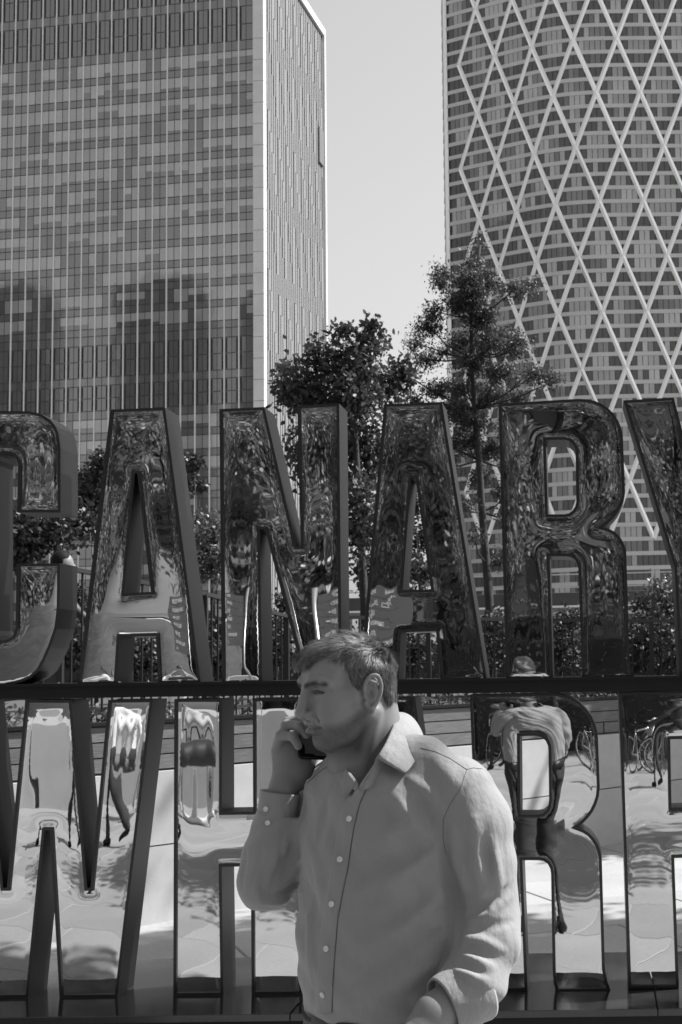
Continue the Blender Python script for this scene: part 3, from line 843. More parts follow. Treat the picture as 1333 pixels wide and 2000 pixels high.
def surface_nets(fn, lo, hi, h, proj=1):
    lo = np.asarray(lo, float); hi = np.asarray(hi, float)
    cs = 4; n = (np.ceil((hi-lo)/(h*cs)).astype(int) + 1)*cs
    nc = n//cs
    cg = np.stack(np.meshgrid(*[lo[i] + (np.arange(nc[i])+.5)*h*cs for i in range(3)], indexing='ij'), -1).reshape(-1, 3)
    dc = np.concatenate([fn(cg[i:i+200000]) for i in range(0, len(cg), 200000)]).reshape(nc)
    D = np.repeat(np.repeat(np.repeat(dc, cs, 0), cs, 1), cs, 2)
    act = np.abs(dc) < h*cs*1.5
    act = np.repeat(np.repeat(np.repeat(act, cs, 0), cs, 1), cs, 2)
    idx = np.argwhere(act); pts = lo + (idx+.5)*h
    val = np.concatenate([fn(pts[i:i+200000]) for i in range(0, len(pts), 200000)])
    D[act] = val
    sg = D < 0
    # cells with a sign change
    c8 = [(i, j, k) for i in (0, 1) for j in (0, 1) for k in (0, 1)]
    def sh(A, o): return A[o[0]:A.shape[0]-1+o[0], o[1]:A.shape[1]-1+o[1], o[2]:A.shape[2]-1+o[2]]
    cnt = sum(sh(sg, o).astype(np.int8) for o in c8)
    cell = (cnt > 0) & (cnt < 8); ci = np.argwhere(cell)
    vid = np.full(cell.shape, -1, int); vid[cell] = np.arange(len(ci))
    acc_ = np.zeros((len(ci), 3)); num = np.zeros(len(ci))
    for a in range(8):
        for ax in range(3):
            o = c8[a]
            if o[ax]: continue
            o2 = list(o); o2[ax] = 1
            d1 = D[ci[:, 0]+o[0], ci[:, 1]+o[1], ci[:, 2]+o[2]]; d2 = D[ci[:, 0]+o2[0], ci[:, 1]+o2[1], ci[:, 2]+o2[2]]
            m = (d1 < 0) != (d2 < 0); t = np.where(m, d1/np.where(m, d1-d2, 1), 0)
            p = np.tile(np.array(o, float), (len(ci), 1)); p[:, ax] += t
            acc_[m] += p[m]; num[m] += 1
    V = lo + (ci + acc_/num[:, None] + .5)*h
    Q = []
    for ax in range(3):
        o2 = [0, 0, 0]; o2[ax] = 1
        A = sg[:sg.shape[0]-o2[0], :sg.shape[1]-o2[1], :sg.shape[2]-o2[2]]; B = sg[o2[0]:, o2[1]:, o2[2]:]
        e = np.argwhere(A != B); b1, b2 = (ax+1) % 3, (ax+2) % 3
        e = e[(e[:, b1] > 0) & (e[:, b2] > 0) & (e[:, b1] < cell.shape[b1]) & (e[:, b2] < cell.shape[b2]) & (e[:, ax] < cell.shape[ax])]
        q = []
        for (s1, s2) in ((1, 1), (0, 1), (0, 0), (1, 0)):
            f = e.copy(); f[:, b1] -= s1; f[:, b2] -= s2; q.append(vid[f[:, 0], f[:, 1], f[:, 2]])
        q = np.stack(q, 1); inside_first = A[e[:, 0], e[:, 1], e[:, 2]]
        q[~inside_first] = q[~inside_first][:, ::-1]; Q.append(q[(q >= 0).all(1)])
    Q = np.vstack(Q)
    for _ in range(proj):
        d = fn(V); eps = h*.35; g_ = np.stack([fn(V + np.eye(3)[i]*eps) - d for i in range(3)], 1)/eps
        gn = np.maximum(np.linalg.norm(g_, axis=1), .3); V = V - g_*(np.clip(d, -h, h)/gn**2)[:, None]*.9
    return V, Q
def sculpt(name, fn, lo, hi, h, material, parent, proj=1):
    V, Q = surface_nets(fn, lo, hi, h, proj)
    return obj(name, mesh_np(name, shift_to(parent, V), Q, material, True), parent)

YM = 2.85
def P_(u, v, w=0.0): return np.array(px(u, v, YM + w))

M_SKIN0 = mat('skin_plain', .195, .5, spec=.4, var=.05, vscale=40, var2=.08, v2scale=9, bump=.12, bscale=380, bdist=.0015)
M_SKIN = mat('skin', .20, .5, spec=.4, var=.05, vscale=40, var2=.08, v2scale=9, bump=.12, bscale=380, bdist=.0015)
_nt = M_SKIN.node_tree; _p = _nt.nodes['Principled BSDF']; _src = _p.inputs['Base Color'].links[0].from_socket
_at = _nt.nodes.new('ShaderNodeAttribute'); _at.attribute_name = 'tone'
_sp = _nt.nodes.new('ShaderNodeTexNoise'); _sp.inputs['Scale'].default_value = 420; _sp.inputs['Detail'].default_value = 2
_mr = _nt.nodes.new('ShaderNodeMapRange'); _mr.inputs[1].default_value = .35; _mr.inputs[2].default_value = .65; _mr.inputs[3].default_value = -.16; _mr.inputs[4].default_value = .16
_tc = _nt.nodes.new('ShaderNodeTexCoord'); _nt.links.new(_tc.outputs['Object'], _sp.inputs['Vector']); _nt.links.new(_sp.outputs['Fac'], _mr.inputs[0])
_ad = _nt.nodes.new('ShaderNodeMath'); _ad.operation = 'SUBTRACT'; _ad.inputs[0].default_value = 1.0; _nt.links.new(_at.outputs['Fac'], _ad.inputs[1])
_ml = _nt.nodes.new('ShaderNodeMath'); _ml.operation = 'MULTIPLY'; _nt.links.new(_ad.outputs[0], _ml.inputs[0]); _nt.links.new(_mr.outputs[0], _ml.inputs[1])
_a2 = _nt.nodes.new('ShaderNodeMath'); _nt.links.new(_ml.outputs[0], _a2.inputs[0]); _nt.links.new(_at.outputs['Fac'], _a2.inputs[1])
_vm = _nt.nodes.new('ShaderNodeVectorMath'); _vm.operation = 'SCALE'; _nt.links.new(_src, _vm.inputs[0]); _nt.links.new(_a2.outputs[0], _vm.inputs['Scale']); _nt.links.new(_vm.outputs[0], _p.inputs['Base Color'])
_b = M_SKIN.node_tree.nodes['Principled BSDF']; _b.inputs['Subsurface Weight'].default_value = .12; _b.inputs['Subsurface Scale'].default_value = .006; _b.inputs['Subsurface Radius'].default_value = (1, 1, 1)
M_SHIRT = mat('grey_cotton_shirt', .25, .78, spec=.25, sheen=.15, var=.05, vscale=600, var2=.03, v2scale=5, bump=.85, bscale=13, bdist=.015, stretch=(1.25, 1, .6))
M_TROUS = mat('dark_trousers', .025, .85, var=.15, vscale=60)
M_HAIR = mat('brown_grey_hair', .10, .42, spec=.5, var=.35, vscale=120)
M_HAIRB = mat('hair_base', .035, .7, var=.3, vscale=150)
M_BTN = mat('pearl_button', .62, .25, spec=.6)
M_BLACK = mat('black_plastic', .006, .3, spec=.25)
M_SEAM = mat('shirt_seam', .09, .9)
M_BROW = mat('eyebrow_hair', .05, .6)
M_DARKLIP = mat('dark_lid_line', .03, .5)

mo_ = P_(740, 1990); man_z0 = 0.0
man = root('person', Vector((mo_[0], mo_[1], 0)), 'man in a grey button-up shirt holding a phone to his face', 'person')
HC = P_(687, 1350, -.01)
yaw = math.radians(55)
HF = np.array([-math.sin(yaw), -math.cos(yaw), 0]); HL = np.array([math.cos(yaw), -math.sin(yaw), 0]); HU = np.array([0, 0, 1.0])
tilt = math.radians(2.0)
HF, HU = HF*math.cos(tilt) - HU*math.sin(tilt), HU*math.cos(tilt) + HF*math.sin(tilt)
def hw(f, l, z): return HC + (HF*f + HL*l + HU*z)/1000.0
def to_head(P): q = (P - HC)*1000.0; return np.stack([q @ HF, q @ HL, q @ HU], 1)

_rim = np.array([(9, 74, 2), (8, 77, 14), (2, 80, 25), (-7, 83, 29.5), (-16, 85, 26), (-21, 85, 12), (-20, 84, -4), (-15, 81, -18), (-8, 78, -29), (-2, 76, -34), (4, 74, -30), (7, 73, -20)], float)
_rr = np.array([3.6, 3.6, 3.6, 3.7, 3.7, 3.6, 3.5, 3.6, 4.6, 6, 5, 3.6])
def _cat(A, m):
    out = []; n = len(A)
    for i in range(n-1):
        p0, p1, p2, p3 = A[max(i-1, 0)], A[i], A[i+1], A[min(i+2, n-1)]
        for k in range(m):
            t = k/m; out.append(.5*((2*p1) + (-p0+p2)*t + (2*p0-5*p1+4*p2-p3)*t*t + (-p0+3*p1-3*p2+p3)*t**3))
    out.append(A[-1]); return np.array(out)
EAR_P = _cat(_rim, 3); EAR_R = list(_cat(_rr[:, None], 3)[:, 0])
def ear_sdf(H, s):
    "H in head mm; s = side sign"
    L = H*np.array([1, s, 1])
    d = chain(L, EAR_P, EAR_R, 1.5)
    d = smin(d, chain(L, [(0, 76, 20), (-11, 79, 12), (-14, 80, -2), (-9, 77, -16), (-2, 74, -20)], [2.8, 3.4, 3.4, 3.2, 3], 2), 2.5)
    d = smin(d, ell(L, (7, 74, -7), (5, 4.5, 7)), 2.5)
    q = L.copy(); q[:, 1] += (q[:, 0]+8)*.33 + 0
    plate = ell(q, (-6, 74.5, -1), (16, 3.2, 31)); d = smin(d, plate, 3)
    d = smin(d, cap(L, (-4, 62, 4), (-10, 72, 0), 14, 8), 5)
    d = smax(d, -ell(L, (0, 82, -6), (8, 11, 11)), 2.5)
    d = smax(d, -chain(L, [(1, 83, 18), (-9, 86, 20), (-15, 87, 10), (-15, 86, -4)], [2.4, 2.8, 2.6, 2], 2), 2)
    return d
def head_sdf(P):
    H = to_head(P); A = H.copy(); A[:, 1] = np.abs(A[:, 1])
    d = ell(A, (-1, 0, 33), (84, 73, 74))
    d = smin(d, ell(A, (48, 0, 38), (46, 60, 48)), 22)
    d = smin(d, ell(A, (40, 0, -30), (52, 59, 72)), 22)
    d = smin(d, chain(A, [(0, 57, -44), (34, 45, -76), (52, 16, -91)], [20, 19, 18], 8), 18)
    d = smin(d, ell(A, (58, 0, -92), (20, 25, 17)), 14)
    d = smin(d, cap(A, (64, 42, -16), (24, 60, -12), 13, 10), 22)
    d = smin(d, ell(A, (56, 36, -40), (29, 25, 32)), 18)
    d = smin(d, ell(A, (60, 0, -58), (24, 33, 27)), 12)
    # brow ridge
    d = smin(d, chain(A, [(92, 8, 19), (91, 22, 24), (82, 42, 24), (70, 54, 16)], [8, 9, 8, 6], 5), 9)
    # eye sockets
    d = smax(d, -ell(A, (98, 30, 5), (21, 20, 13)), 7)
    d = smin(d, ell(A, (74, 31, 4), (13.5, 14, 13)), 3)
    d = smin(d, chain(A, [(84, 17, 7), (86.5, 29, 11.5), (80.5, 41, 9.5), (74, 48, 5)], [3.4, 4.6, 4.4, 3.2], 3), 3)
    d = smin(d, chain(A, [(85, 17, 0), (86, 30, -4.5), (80, 42, -3.5), (74, 48, 0)], [3, 4.4, 4.2, 3], 3), 3.5)
    # nose
    d = smin(d, chain(A, [(91, 0, 12), (99, 0, -10), (106, 0, -34)], [9, 10, 11.5], 4), 8)
    d = smin(d, ell(A, (92, 14.5, -40), (13, 9, 9.5)), 4.5)
    d = smin(d, cap(A, (105, 0, -40), (93, 0, -48), 6, 5), 4)
    d = smax(d, -ell(A, (98, 9, -49.5), (8, 4.2, 5)), 2.5)
    # lips
    d = smin(d, chain(A, [(90, 3, -53.5), (86, 17, -55), (71, 37, -61)], [6.6, 6.4, 3.6], 3), 3.5)
    d = smin(d, chain(A, [(87, 0, -70), (83, 16, -70), (71, 34, -64)], [7.8, 7.4, 3.6], 3), 4)
    d = smax(d, -chain(A, [(98, 0, -61.5), (91, 17, -62), (74, 37, -61.5)], [4.0, 4.0, 2.0], 2), 1.6)
    d = smax(d, -ell(A, (87, 0, -81), (10, 22, 5)), 6)
    # nasolabial fold
    d = smax(d, -chain(A, [(91, 25, -38), (84, 32, -48), (77, 38, -57)], [2.0, 2.0, 1.4], 3), 6)
    # temple hollow, cheek hollow
    d = smax(d, -ell(A, (58, 74, 14), (22, 10, 20)), 12)
    # neck
    nk = cap(A, (-34, 0, -30), (-56, 0, -190), 56, 60)
    nk = smin(nk, cap(A, (26, 0, -86), (-10, 0, -185), 33, 44), 20)
    nk = smin(nk, cap(A, (-18, 58, -40), (8, 20, -190), 15, 13), 14)
    d = smin(d, nk, 12)
    d = smin(d, cap(A, (12, 0, -140), (6, 0, -160), 40, 40), 14)
    e1 = np.minimum(ear_sdf(H, 1), ear_sdf(H, -1))
    d = smin(d, e1, 4)
    return d/1000.0

# hair volume
def hairline(H):
    f, l = H[:, 0], H[:, 1]
    side = np.interp(f, [-120, -92, -80, -62, -44, -33, -27, 4, 12, 17, 27, 40, 56, 75, 96, 140], [-62, -60, -57, -52, -26, 8, 33, 33, 8, 0, 2, 42, 72, 68, 62, 60])
    front = np.interp(f, [40, 60, 85, 100, 118], [60, 58, 54, 46, 40])
    t = np.clip((l - 2)/40.0, 0, 1); t = t*t*(3-2*t); t = np.where(f < 30, 1, t)
    tt = np.clip((f-30)/25, 0, 1); nl = (1-t)*front + t*side
    farside = np.interp(f, [-120, -92, -80, -62, -44, -33, -27, 4, 12, 17, 27, 40, 60, 100], [-62, -60, -57, -52, -26, 8, 33, 33, 8, 0, 2, 30, 45, 40])
    z = np.where(l > 0, nl, np.where(f > 40, np.minimum(front, np.interp(l, [-70, -40, 0], [30, 42, 60])), farside))
    return z
def hair_sdf(P):
    H = to_head(P); A = H.copy(); A[:, 1] = np.abs(A[:, 1])
    d = ell(A, (-1, 0, 35), (88, 78, 74))
    d = smin(d, ell(H, (42, -6, 55), (53, 60, 44)), 16)
    d = smin(d, ell(H, (79, -18, 54), (24, 36, 19)), 12)
    d = smin(d, ell(A, (-50, 0, -12), (35, 58, 48)), 14)
    n = 2.2*np.sin(H[:, 0]*.09 + H[:, 1]*.16) + 1.6*np.sin(H[:, 1]*.22 - H[:, 2]*.13 + 1.3) + 1.3*np.sin(H[:, 0]*.21 + H[:, 2]*.18)
    d = d + n*.55
    z = hairline(H) + 2.0*np.sin(H[:, 0]*.45 + H[:, 1]*.3)
    d = smax(d, (z - H[:, 2])*.8, 5)
    return d/1000.0

hlo, hhi = HC + np.array([-.16, -.16, -.185]), HC + np.array([.15, .16, .15])
head = sculpt('head', head_sdf, hlo, hhi, .0021, M_SKIN, man); head['label'] = 'head turned to the left in profile, squinting'
def tone_attr(o):
    me = o.data; co = np.empty(len(me.vertices)*3); me.vertices.foreach_get('co', co); co = co.reshape(-1, 3) + np.array(worigin(man))
    H = to_head(co); a = np.abs(H[:, 1])
    line_ = np.interp(H[:, 0], [-20, 5, 25, 45, 62, 80, 100], [-20, -22, -36, -46, -52, -52, -54])
    st_ = np.clip((line_ - H[:, 2])/16, 0, 1)*np.clip((H[:, 2]+135)/25, 0, 1)*np.clip((H[:, 0]+12)/22, 0, 1)
    lips = np.clip(1-np.abs(H[:, 2]+62)/10, 0, 1)*np.clip((H[:, 0]-70)/6, 0, 1)*np.clip((34-a)/8, 0, 1)
    v_ = 1 - .52*st_*(1-lips*.9) - .22*np.clip(lips*1.6, 0, 1)
    # skin tone darkened at the temples, brows and eye sockets
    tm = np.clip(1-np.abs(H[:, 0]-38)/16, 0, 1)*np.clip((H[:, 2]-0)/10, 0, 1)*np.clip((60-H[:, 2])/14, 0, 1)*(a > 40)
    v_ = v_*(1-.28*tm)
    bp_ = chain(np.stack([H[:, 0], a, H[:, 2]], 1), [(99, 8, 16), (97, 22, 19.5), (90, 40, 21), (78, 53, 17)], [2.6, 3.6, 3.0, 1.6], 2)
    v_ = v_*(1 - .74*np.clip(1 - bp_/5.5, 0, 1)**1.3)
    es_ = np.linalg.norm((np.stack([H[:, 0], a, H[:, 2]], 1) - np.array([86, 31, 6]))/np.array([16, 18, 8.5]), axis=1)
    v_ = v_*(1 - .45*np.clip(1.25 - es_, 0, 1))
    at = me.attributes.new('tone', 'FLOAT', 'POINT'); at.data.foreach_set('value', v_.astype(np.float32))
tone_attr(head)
hbase = sculpt('hair', hair_sdf, hlo, hhi, .0030, M_HAIRB, man)

# hair strands combed forward from the crown on top, down at the sides
def strands(n, seed=4):
    rs = np.random.RandomState(seed)
    me = hbase.data; nv = len(me.vertices); co = np.empty(nv*3); me.vertices.foreach_get('co', co)
    no = np.empty(nv*3); me.vertices.foreach_get('normal', no)
    co = co.reshape(-1, 3) + np.array(worigin(man)); no = no.reshape(-1, 3)
    H = to_head(co)
    okay = H[:, 2] > hairline(H) + 1.0
    ids = rs.choice(np.where(okay)[0], n)
    p = co[ids] + rs.normal(size=(n, 3))*.0015; nn = no[ids]; h = H[ids]
    V = []; Fq = []; seg = 5
    crown = np.array([-62, 12, 92.0])
    top = np.clip((h[:, 2]-48)/30, 0, 1)
    away = h - crown; away /= np.maximum(np.linalg.norm(away, axis=1), 1)[:, None]
    sweep = away*1.0 + np.array([.45, -.5, .0])
    down = np.stack([-.25 + 0*h[:, 0], .0*h[:, 1], -np.ones(n)], 1)
    dirh = sweep*top[:, None] + down*(1-top)[:, None]
    dirw = dirh[:, :1]*HF + dirh[:, 1:2]*HL + dirh[:, 2:]*HU
    clk = np.floor(h/9.0); ca_ = np.sin(clk @ np.array([12.9, 78.2, 37.7]))*43.7; ca_ = (ca_ - np.floor(ca_) - .5)
    dirw += rs.normal(size=(n, 3))*.10 + ca_[:, None]*np.cross(nn, dirw)*.75
    dirw -= nn*(dirw*nn).sum(1)[:, None]; dirw /= np.linalg.norm(dirw, axis=1)[:, None]
    ln = (.010 + .020*top)*rs.uniform(.6, 1.25, n); ln = np.where(h[:, 0] > 78, ln*.7, ln)
    lift = (.08 + .10*top)*rs.uniform(.0, 1.3, n)
    wd = rs.uniform(.0003, .0006, n)
    sd_ = np.cross(nn, dirw); curl = rs.normal(size=n)*.25
    pts = []
    for i in range(seg+1):
        t = i/seg
        q = p + dirw*(ln*t)[:, None] + nn*(ln*(lift*t - .75*lift*t*t) - .0012)[:, None] + sd_*(curl*ln*t*t)[:, None]
        pts.append(q)
    for i in range(seg+1):
        w = wd*(1 - (i/seg)**2*.8)
        V.append(np.stack([pts[i]-sd_*w[:, None], pts[i]+sd_*w[:, None]], 1))
    V = np.stack(V, 1)                       # n, seg+1, 2, 3
    base = (np.arange(n)*(seg+1)*2)[:, None]
    Fq = np.concatenate([base + np.array([[2*i, 2*i+1, 2*i+3, 2*i+2]]) for i in range(seg)], 0).reshape(-1, 4)
    o = obj('hair_strands', mesh_np('hair_strands', shift_to(man, V.reshape(-1, 3)), Fq, M_HAIR, True), hbase); o['kind'] = 'stuff'
strands(38000)
# eyebrows, lashes and eye
def tuft(name, poly, n, length, seed, dirn, wid=.0006, material=M_HAIR):
    rs = np.random.RandomState(seed); m = MB()
    for i in range(n):
        t = rs.uniform(0, len(poly)-1.001); k = int(t); a = np.array(poly[k]); b = np.array(poly[k+1]); q = a + (b-a)*(t-k) + rs.normal(size=3)*np.array([.4, .4, 1.5])
        d = np.array(dirn) + rs.normal(size=3)*.3; e = q + d*length*rs.uniform(.6, 1.1)
        p0 = hw(*q); p1 = hw(*e); s_ = HU*wid; m.add([p0-s_, p0+s_, p1+s_*.3, p1-s_*.3], [[0, 1, 2, 3]])
    return m.build(name, material, man)
tuft('eyebrow', [(100, 9, 17), (99, 22, 20.5), (91, 41, 22), (79, 54, 18)], 380, 7, 1, (-.35, .5, .1), material=M_BROW)['label'] = 'near eyebrow'
tuft('eyebrow', [(100, -9, 17), (99, -22, 20.5), (91, -41, 22)], 250, 7, 2, (-.35, -.5, .1), material=M_BROW)
def line_on_head(name, pts, r, material):
    return MB().tube([hw(*p) for p in pts], r, 5).build(name, material, man, smooth=True)
line_on_head('eyelid_line', [(86.5, 17, 3.2), (88.6, 24, 4.2), (88.8, 31, 4.6), (85.0, 40, 3.8), (78.5, 48, 2.0)], [.0014, .0032, .0037, .0031, .0014], M_DARKLIP)
line_on_head('eyelid_line', [(86.5, -17, 3.2), (88.6, -24, 4.2), (88.8, -31, 4.6), (85.0, -40, 3.8), (78.5, -48, 2.0)], [.0014, .0032, .0037, .0031, .0014], M_DARKLIP)

# ---- torso and sleeves
def smooth_line0(uv, n):
    t = np.linspace(0, len(uv)-1, n); a = np.array(uv, float); i = np.arange(len(uv))
    return [(np.interp(x, i, a[:, 0]), np.interp(x, i, a[:, 1])) for x in t]
bf = math.radians(30); BF = np.array([-math.sin(bf), -math.cos(bf)]); BL = np.array([math.cos(bf), -math.sin(bf)])
ROWS = [(1452, 748, .050, .050), (1482, 750, .085, .075), (1510, 752, .135, .095), (1545, 757, .172, .112), (1600, 760, .184, .126), (1660, 761, .186, .138), (1740, 763, .184, .149), (1830, 763, .182, .157), (1900, 764, .180, .158), (1950, 766, .174, .153), (1984, 768, .164, .143), (2015, 768, .160, .138)]
RZ = [P_(r[1], r[0]) for r in ROWS]
rz = np.array([p[2] for p in RZ])[::-1]; rx_ = np.array([p[0] for p in RZ])[::-1]; ry_ = np.array([p[1] for p in RZ])[::-1]
ra_ = np.array([r[2] for r in ROWS])[::-1]; rb_ = np.array([r[3] for r in ROWS])[::-1]
def torso(P, grow=0.0):
    z = P[:, 2]; cx = np.interp(z, rz, rx_); cy = np.interp(z, rz, ry_); a = np.interp(z, rz, ra_)+grow; b = np.interp(z, rz, rb_)+grow
    X = P[:, 0]-cx; Yy = P[:, 1]-cy
    s_ = X*BL[0] + Yy*BL[1]; f = X*BF[0] + Yy*BF[1]
    k = ((np.abs(s_)/a)**2.12 + (np.abs(f)/b)**2.12)**(1/2.12)
    d = (k-1)*np.minimum(a, b)*.9
    d = np.maximum(d, np.maximum(z - rz[-1], rz[0] - z))
    return d
shL = [P_(905, 1552, -.075), P_(927, 1610, -.085), P_(938, 1690, -.085), P_(949, 1785, -.085), P_(946, 1850, -.115), P_(925, 1920, -.155), P_(882, 1956, -.185)]
shLr = [.062, .067, .064, .061, .060, .055, .046]
shR = [P_(622, 1572, .085), P_(580, 1640, .075), P_(519, 1722, .045)]
shRr = [.062, .062, .052]
foR = [P_(519, 1722, .045), P_(527, 1665, .045), P_(541, 1592, .045)]
foRr = [.053, .049, .040]
def base_shirt(P):
    d = torso(P)
    sh = chain(P, [P_(640, 1535, .07), P_(700, 1500, .03), P_(750, 1490, .0), P_(830, 1498, -.03), P_(880, 1530, -.065)], [.05, .050, .052, .052, .056], .02)
    d = smin(d, sh, .035)
    aL = chain(P, shL, shLr, .02); aR = smin(chain(P, shR, shRr, .02), chain(P, foR, foRr, .012), .016)
    return d, aL, aR
def karm(P): return np.interp(P[:, 2], [P_(800, 1690)[2], P_(800, 1590)[2]], [.007, .028])
def march(uvs):
    "first points of the unwrinkled shirt along the view rays, with normals"
    dr = np.array([tuple(pray(u, v).normalized()) for u, v in uvs]); p = np.array(EYE) + dr*2.2
    def f(q): a_, b_, c_ = base_shirt(q); return smin(smin(a_, b_, karm(q)), c_, .018)
    for _ in range(60):
        d = f(p); p = p + dr*(np.clip(d, 0, .2)*.8*(p[:, 1] < YM+.3))[:, None]
    e = 1e-3; g_ = np.stack([f(p+np.eye(3)[i]*e) - f(p-np.eye(3)[i]*e) for i in range(3)], 1); g_ /= np.maximum(1e-9, np.linalg.norm(g_, axis=1))[:, None]
    return p, g_
# creases read off the photograph: (u, v) polylines, radius, +ridge / -valley, softness
CREASE = [
    ([(918,1800),(950,1788),(1000,1750)], .011, 1, .014), ([(908,1832),(940,1838),(985,1856)], .011, 1, .014), ([(898,1862),(930,1874),(968,1892)], .010, 1, .013), ([(886,1892),(915,1902),(945,1916)], .009, 1, .012),
    ([(915,1748),(935,1746),(952,1752)], .010, 1, .012), ([(905,1775),(945,1770),(1000,1728)], .009, -1, .013), ([(905,1816),(945,1814),(1000,1800)], .009, -1, .013), ([(900,1848),(935,1858),(978,1876)], .009, -1, .013), ([(888,1878),(920,1888),(955,1906)], .008, -1, .012),
    ([(866,1600),(873,1670),(891,1742),(901,1800),(888,1862),(872,1905)], .017, -1, .012), ([(884,1610),(890,1680),(908,1735)], .010, 1, .016), ([(925,1600),(932,1680),(936,1725)], .010, 1, .02), ([(962,1640),(972,1700),(975,1740)], .009, 1, .016), ([(945,1640),(955,1710)], .008, -1, .016),
    ([(700,1655),(760,1632),(840,1585)], .013, 1, .022), ([(690,1750),(760,1722),(850,1665)], .014, 1, .022), ([(700,1716),(770,1686),(860,1630)], .015, -1, .022), ([(700,1862),(790,1815),(866,1750)], .015, 1, .022), ([(700,1822),(780,1782),(862,1710)], .016, -1, .022),
    ([(690,1925),(760,1892),(860,1820)], .014, -1, .020), ([(690,1962),(780,1930),(850,1880)], .014, 1, .020),  ([(600,1640),(622,1690),(630,1750)], .012, 1, .016), ([(596,1720),(612,1760),(616,1810)], .009, -1, .018), ([(600,1790),(607,1850),(610,1920)], .009, 1, .018),
    ([(640,1560),(628,1610),(622,1650)], .013, -1, .018), ([(800,1520),(835,1545),(862,1580)], .010, 1, .022), ([(790,1550),(820,1580),(850,1620)], .010, -1, .022), 
    ([(588,1745),(550,1762),(510,1766)], .008, 1, .012), ([(592,1715),(560,1738),(520,1752)], .008, -1, .012), ([(586,1680),(566,1715),(540,1740)], .008, 1, .012), ([(575,1640),(565,1680),(550,1715)], .007, -1, .012), ([(545,1640),(535,1690),(520,1730)], .007, 1, .012), ([(482,1660),(475,1700),(472,1740)], .006, -1, .012), ([(560,1635),(555,1670)], .006, 1, .01), ([(512,1640),(507,1690),(497,1735)], .006, -1, .012), ([(510,1690),(500,1730),(505,1760)], .006, 1, .012)]
ALLUV = [q for uv, r, sg, k in CREASE for q in smooth_line0(uv, 9)]
MP, MG = march(ALLUV)
CR = []
for i, (uv, r, sg, k) in enumerate(CREASE):
    CR.append((MP[9*i:9*i+9] - MG[9*i:9*i+9]*r*(.5 if sg > 0 else -.55), r, sg, k*.62))
DIAG = np.array([.62, .25, -.74]); DIAG /= np.linalg.norm(DIAG)
def shirt_sdf(P):
    d, aL, aR = base_shirt(P)
    # wrinkle relief
    q = P @ DIAG; n_ = P[:, 0]*.8 + P[:, 2]*.6
    wv = .0028*np.sin(n_*62 + 2.2*np.sin(q*13) + 1.1*np.sin(P[:, 2]*21)) * (.4+.6*np.sin(q*9+.8)**2) + .0016*np.sin(n_*118 + 3*np.sin(q*11+2)) + .0014*np.sin(P[:, 2]*41 + P[:, 0]*35 + 2*np.sin(P[:, 0]*17))
    d = d + wv
    zz = P[:, 2]
    aL = aL + .0026*np.sin((P[:, 2]*.8 + P[:, 0]*.7)*105 + 2*np.sin(P[:, 2]*23)) * np.clip((P_(0, 1700)[2] - zz)/.1, .15, 1)
    aR = aR + .0016*np.sin((P[:, 2]*.7 - P[:, 0]*.8)*120 + 2*np.sin(P[:, 2]*31))
    bz = np.interp(P[:, 0], [P_(600, 1985)[0], P_(650, 1990)[0], P_(746, 1977)[0], P_(840, 1962)[0]], [P_(600, 1978)[2], P_(650, 1984)[2], P_(746, 1971)[2], P_(840, 1957)[2]])
    d = smax(d, bz - P[:, 2], .006)
    axl = (shL[6]-shL[5])/np.linalg.norm(shL[6]-shL[5]); aL = np.maximum(aL, (P - shL[6]) @ axl + .002)
    d = smin(d, aL, karm(P)); d = smin(d, aR, .018)
    near = d < .03
    Q = P[near]; dn = d[near]
    for pl_, r, sg, k in CR:
        lo_ = np.min(pl_, 0)-.06; hi_ = np.max(pl_, 0)+.06
        m_ = ((Q > lo_) & (Q < hi_)).all(1)
        if not m_.any(): continue
        n__ = len(pl_); rad = [r*math.sin(math.pi*(.12+.76*i/(n__-1))) for i in range(n__)]
        c = chain(Q[m_], pl_, rad, .002)
        dn[m_] = smin(dn[m_], c, k) if sg > 0 else smax(dn[m_], -c, k)
    d[near] = dn
    # open neck
    H = to_head(P)
    ax = P - (P_(742, 1470, -.0)); hole = cap(P, P_(730, 1400, -.01), P_(742, 1500, .005), .058, .060)
    d = smax(d, -hole, .004)
    u1 = np.array([P_(668, 1478)[0], P_(668, 1478)[2]]); u2 = np.array([P_(748, 1478)[0], P_(748, 1478)[2]]); u3 = np.array([P_(703, 1549)[0], P_(703, 1549)[2]])
    XZ = P[:, [0, 2]]
    def edge(a, b):
        e = b-a; nrm = np.array([e[1], -e[0]])/np.linalg.norm(e); return (XZ-a) @ nrm
    e1, e2 = edge(u1, u3), edge(u3, u2)
    s_in = np.sign(edge(u1, u3)[0:1]*0 + 1)
    cen = (u1+u2+u3)/3
    def sgn(a, b):
        e = b-a; nrm = np.array([e[1], -e[0]])/np.linalg.norm(e); return 1 if (cen-a) @ nrm < 0 else -1
    wedge = np.maximum(np.maximum(e1*sgn(u1, u3), e2*sgn(u3, u2)), P[:, 1] - (YM + .0))
    d = smax(d, -wedge, .004)
    return d
slo = np.array([P_(440, 2000)[0]-.02, YM-.32, P_(700, 2020)[2]-.02]); shi = np.array([P_(1030, 1450)[0]+.02, YM+.24, P_(700, 1440)[2]])
def shirt_cut(P):
    d = shirt_sdf(P)
    # the raised sleeve ends at its cuff, the hanging one at the turned-back cuff
    ax = (foR[2]-foR[1])/np.linalg.norm(foR[2]-foR[1]); t = (P - foR[2]) @ ax
    near = np.linalg.norm(P - foR[2] - t[:, None]*ax, axis=1)
    d = np.where((t > -.03) & (near < .055) & (t < .12), np.maximum(d, t-.004), d)
    return d
shirt = sculpt('shirt', shirt_cut, slo, shi, .0046, M_SHIRT, man); shirt['label'] = 'grey long-sleeved button-up shirt'

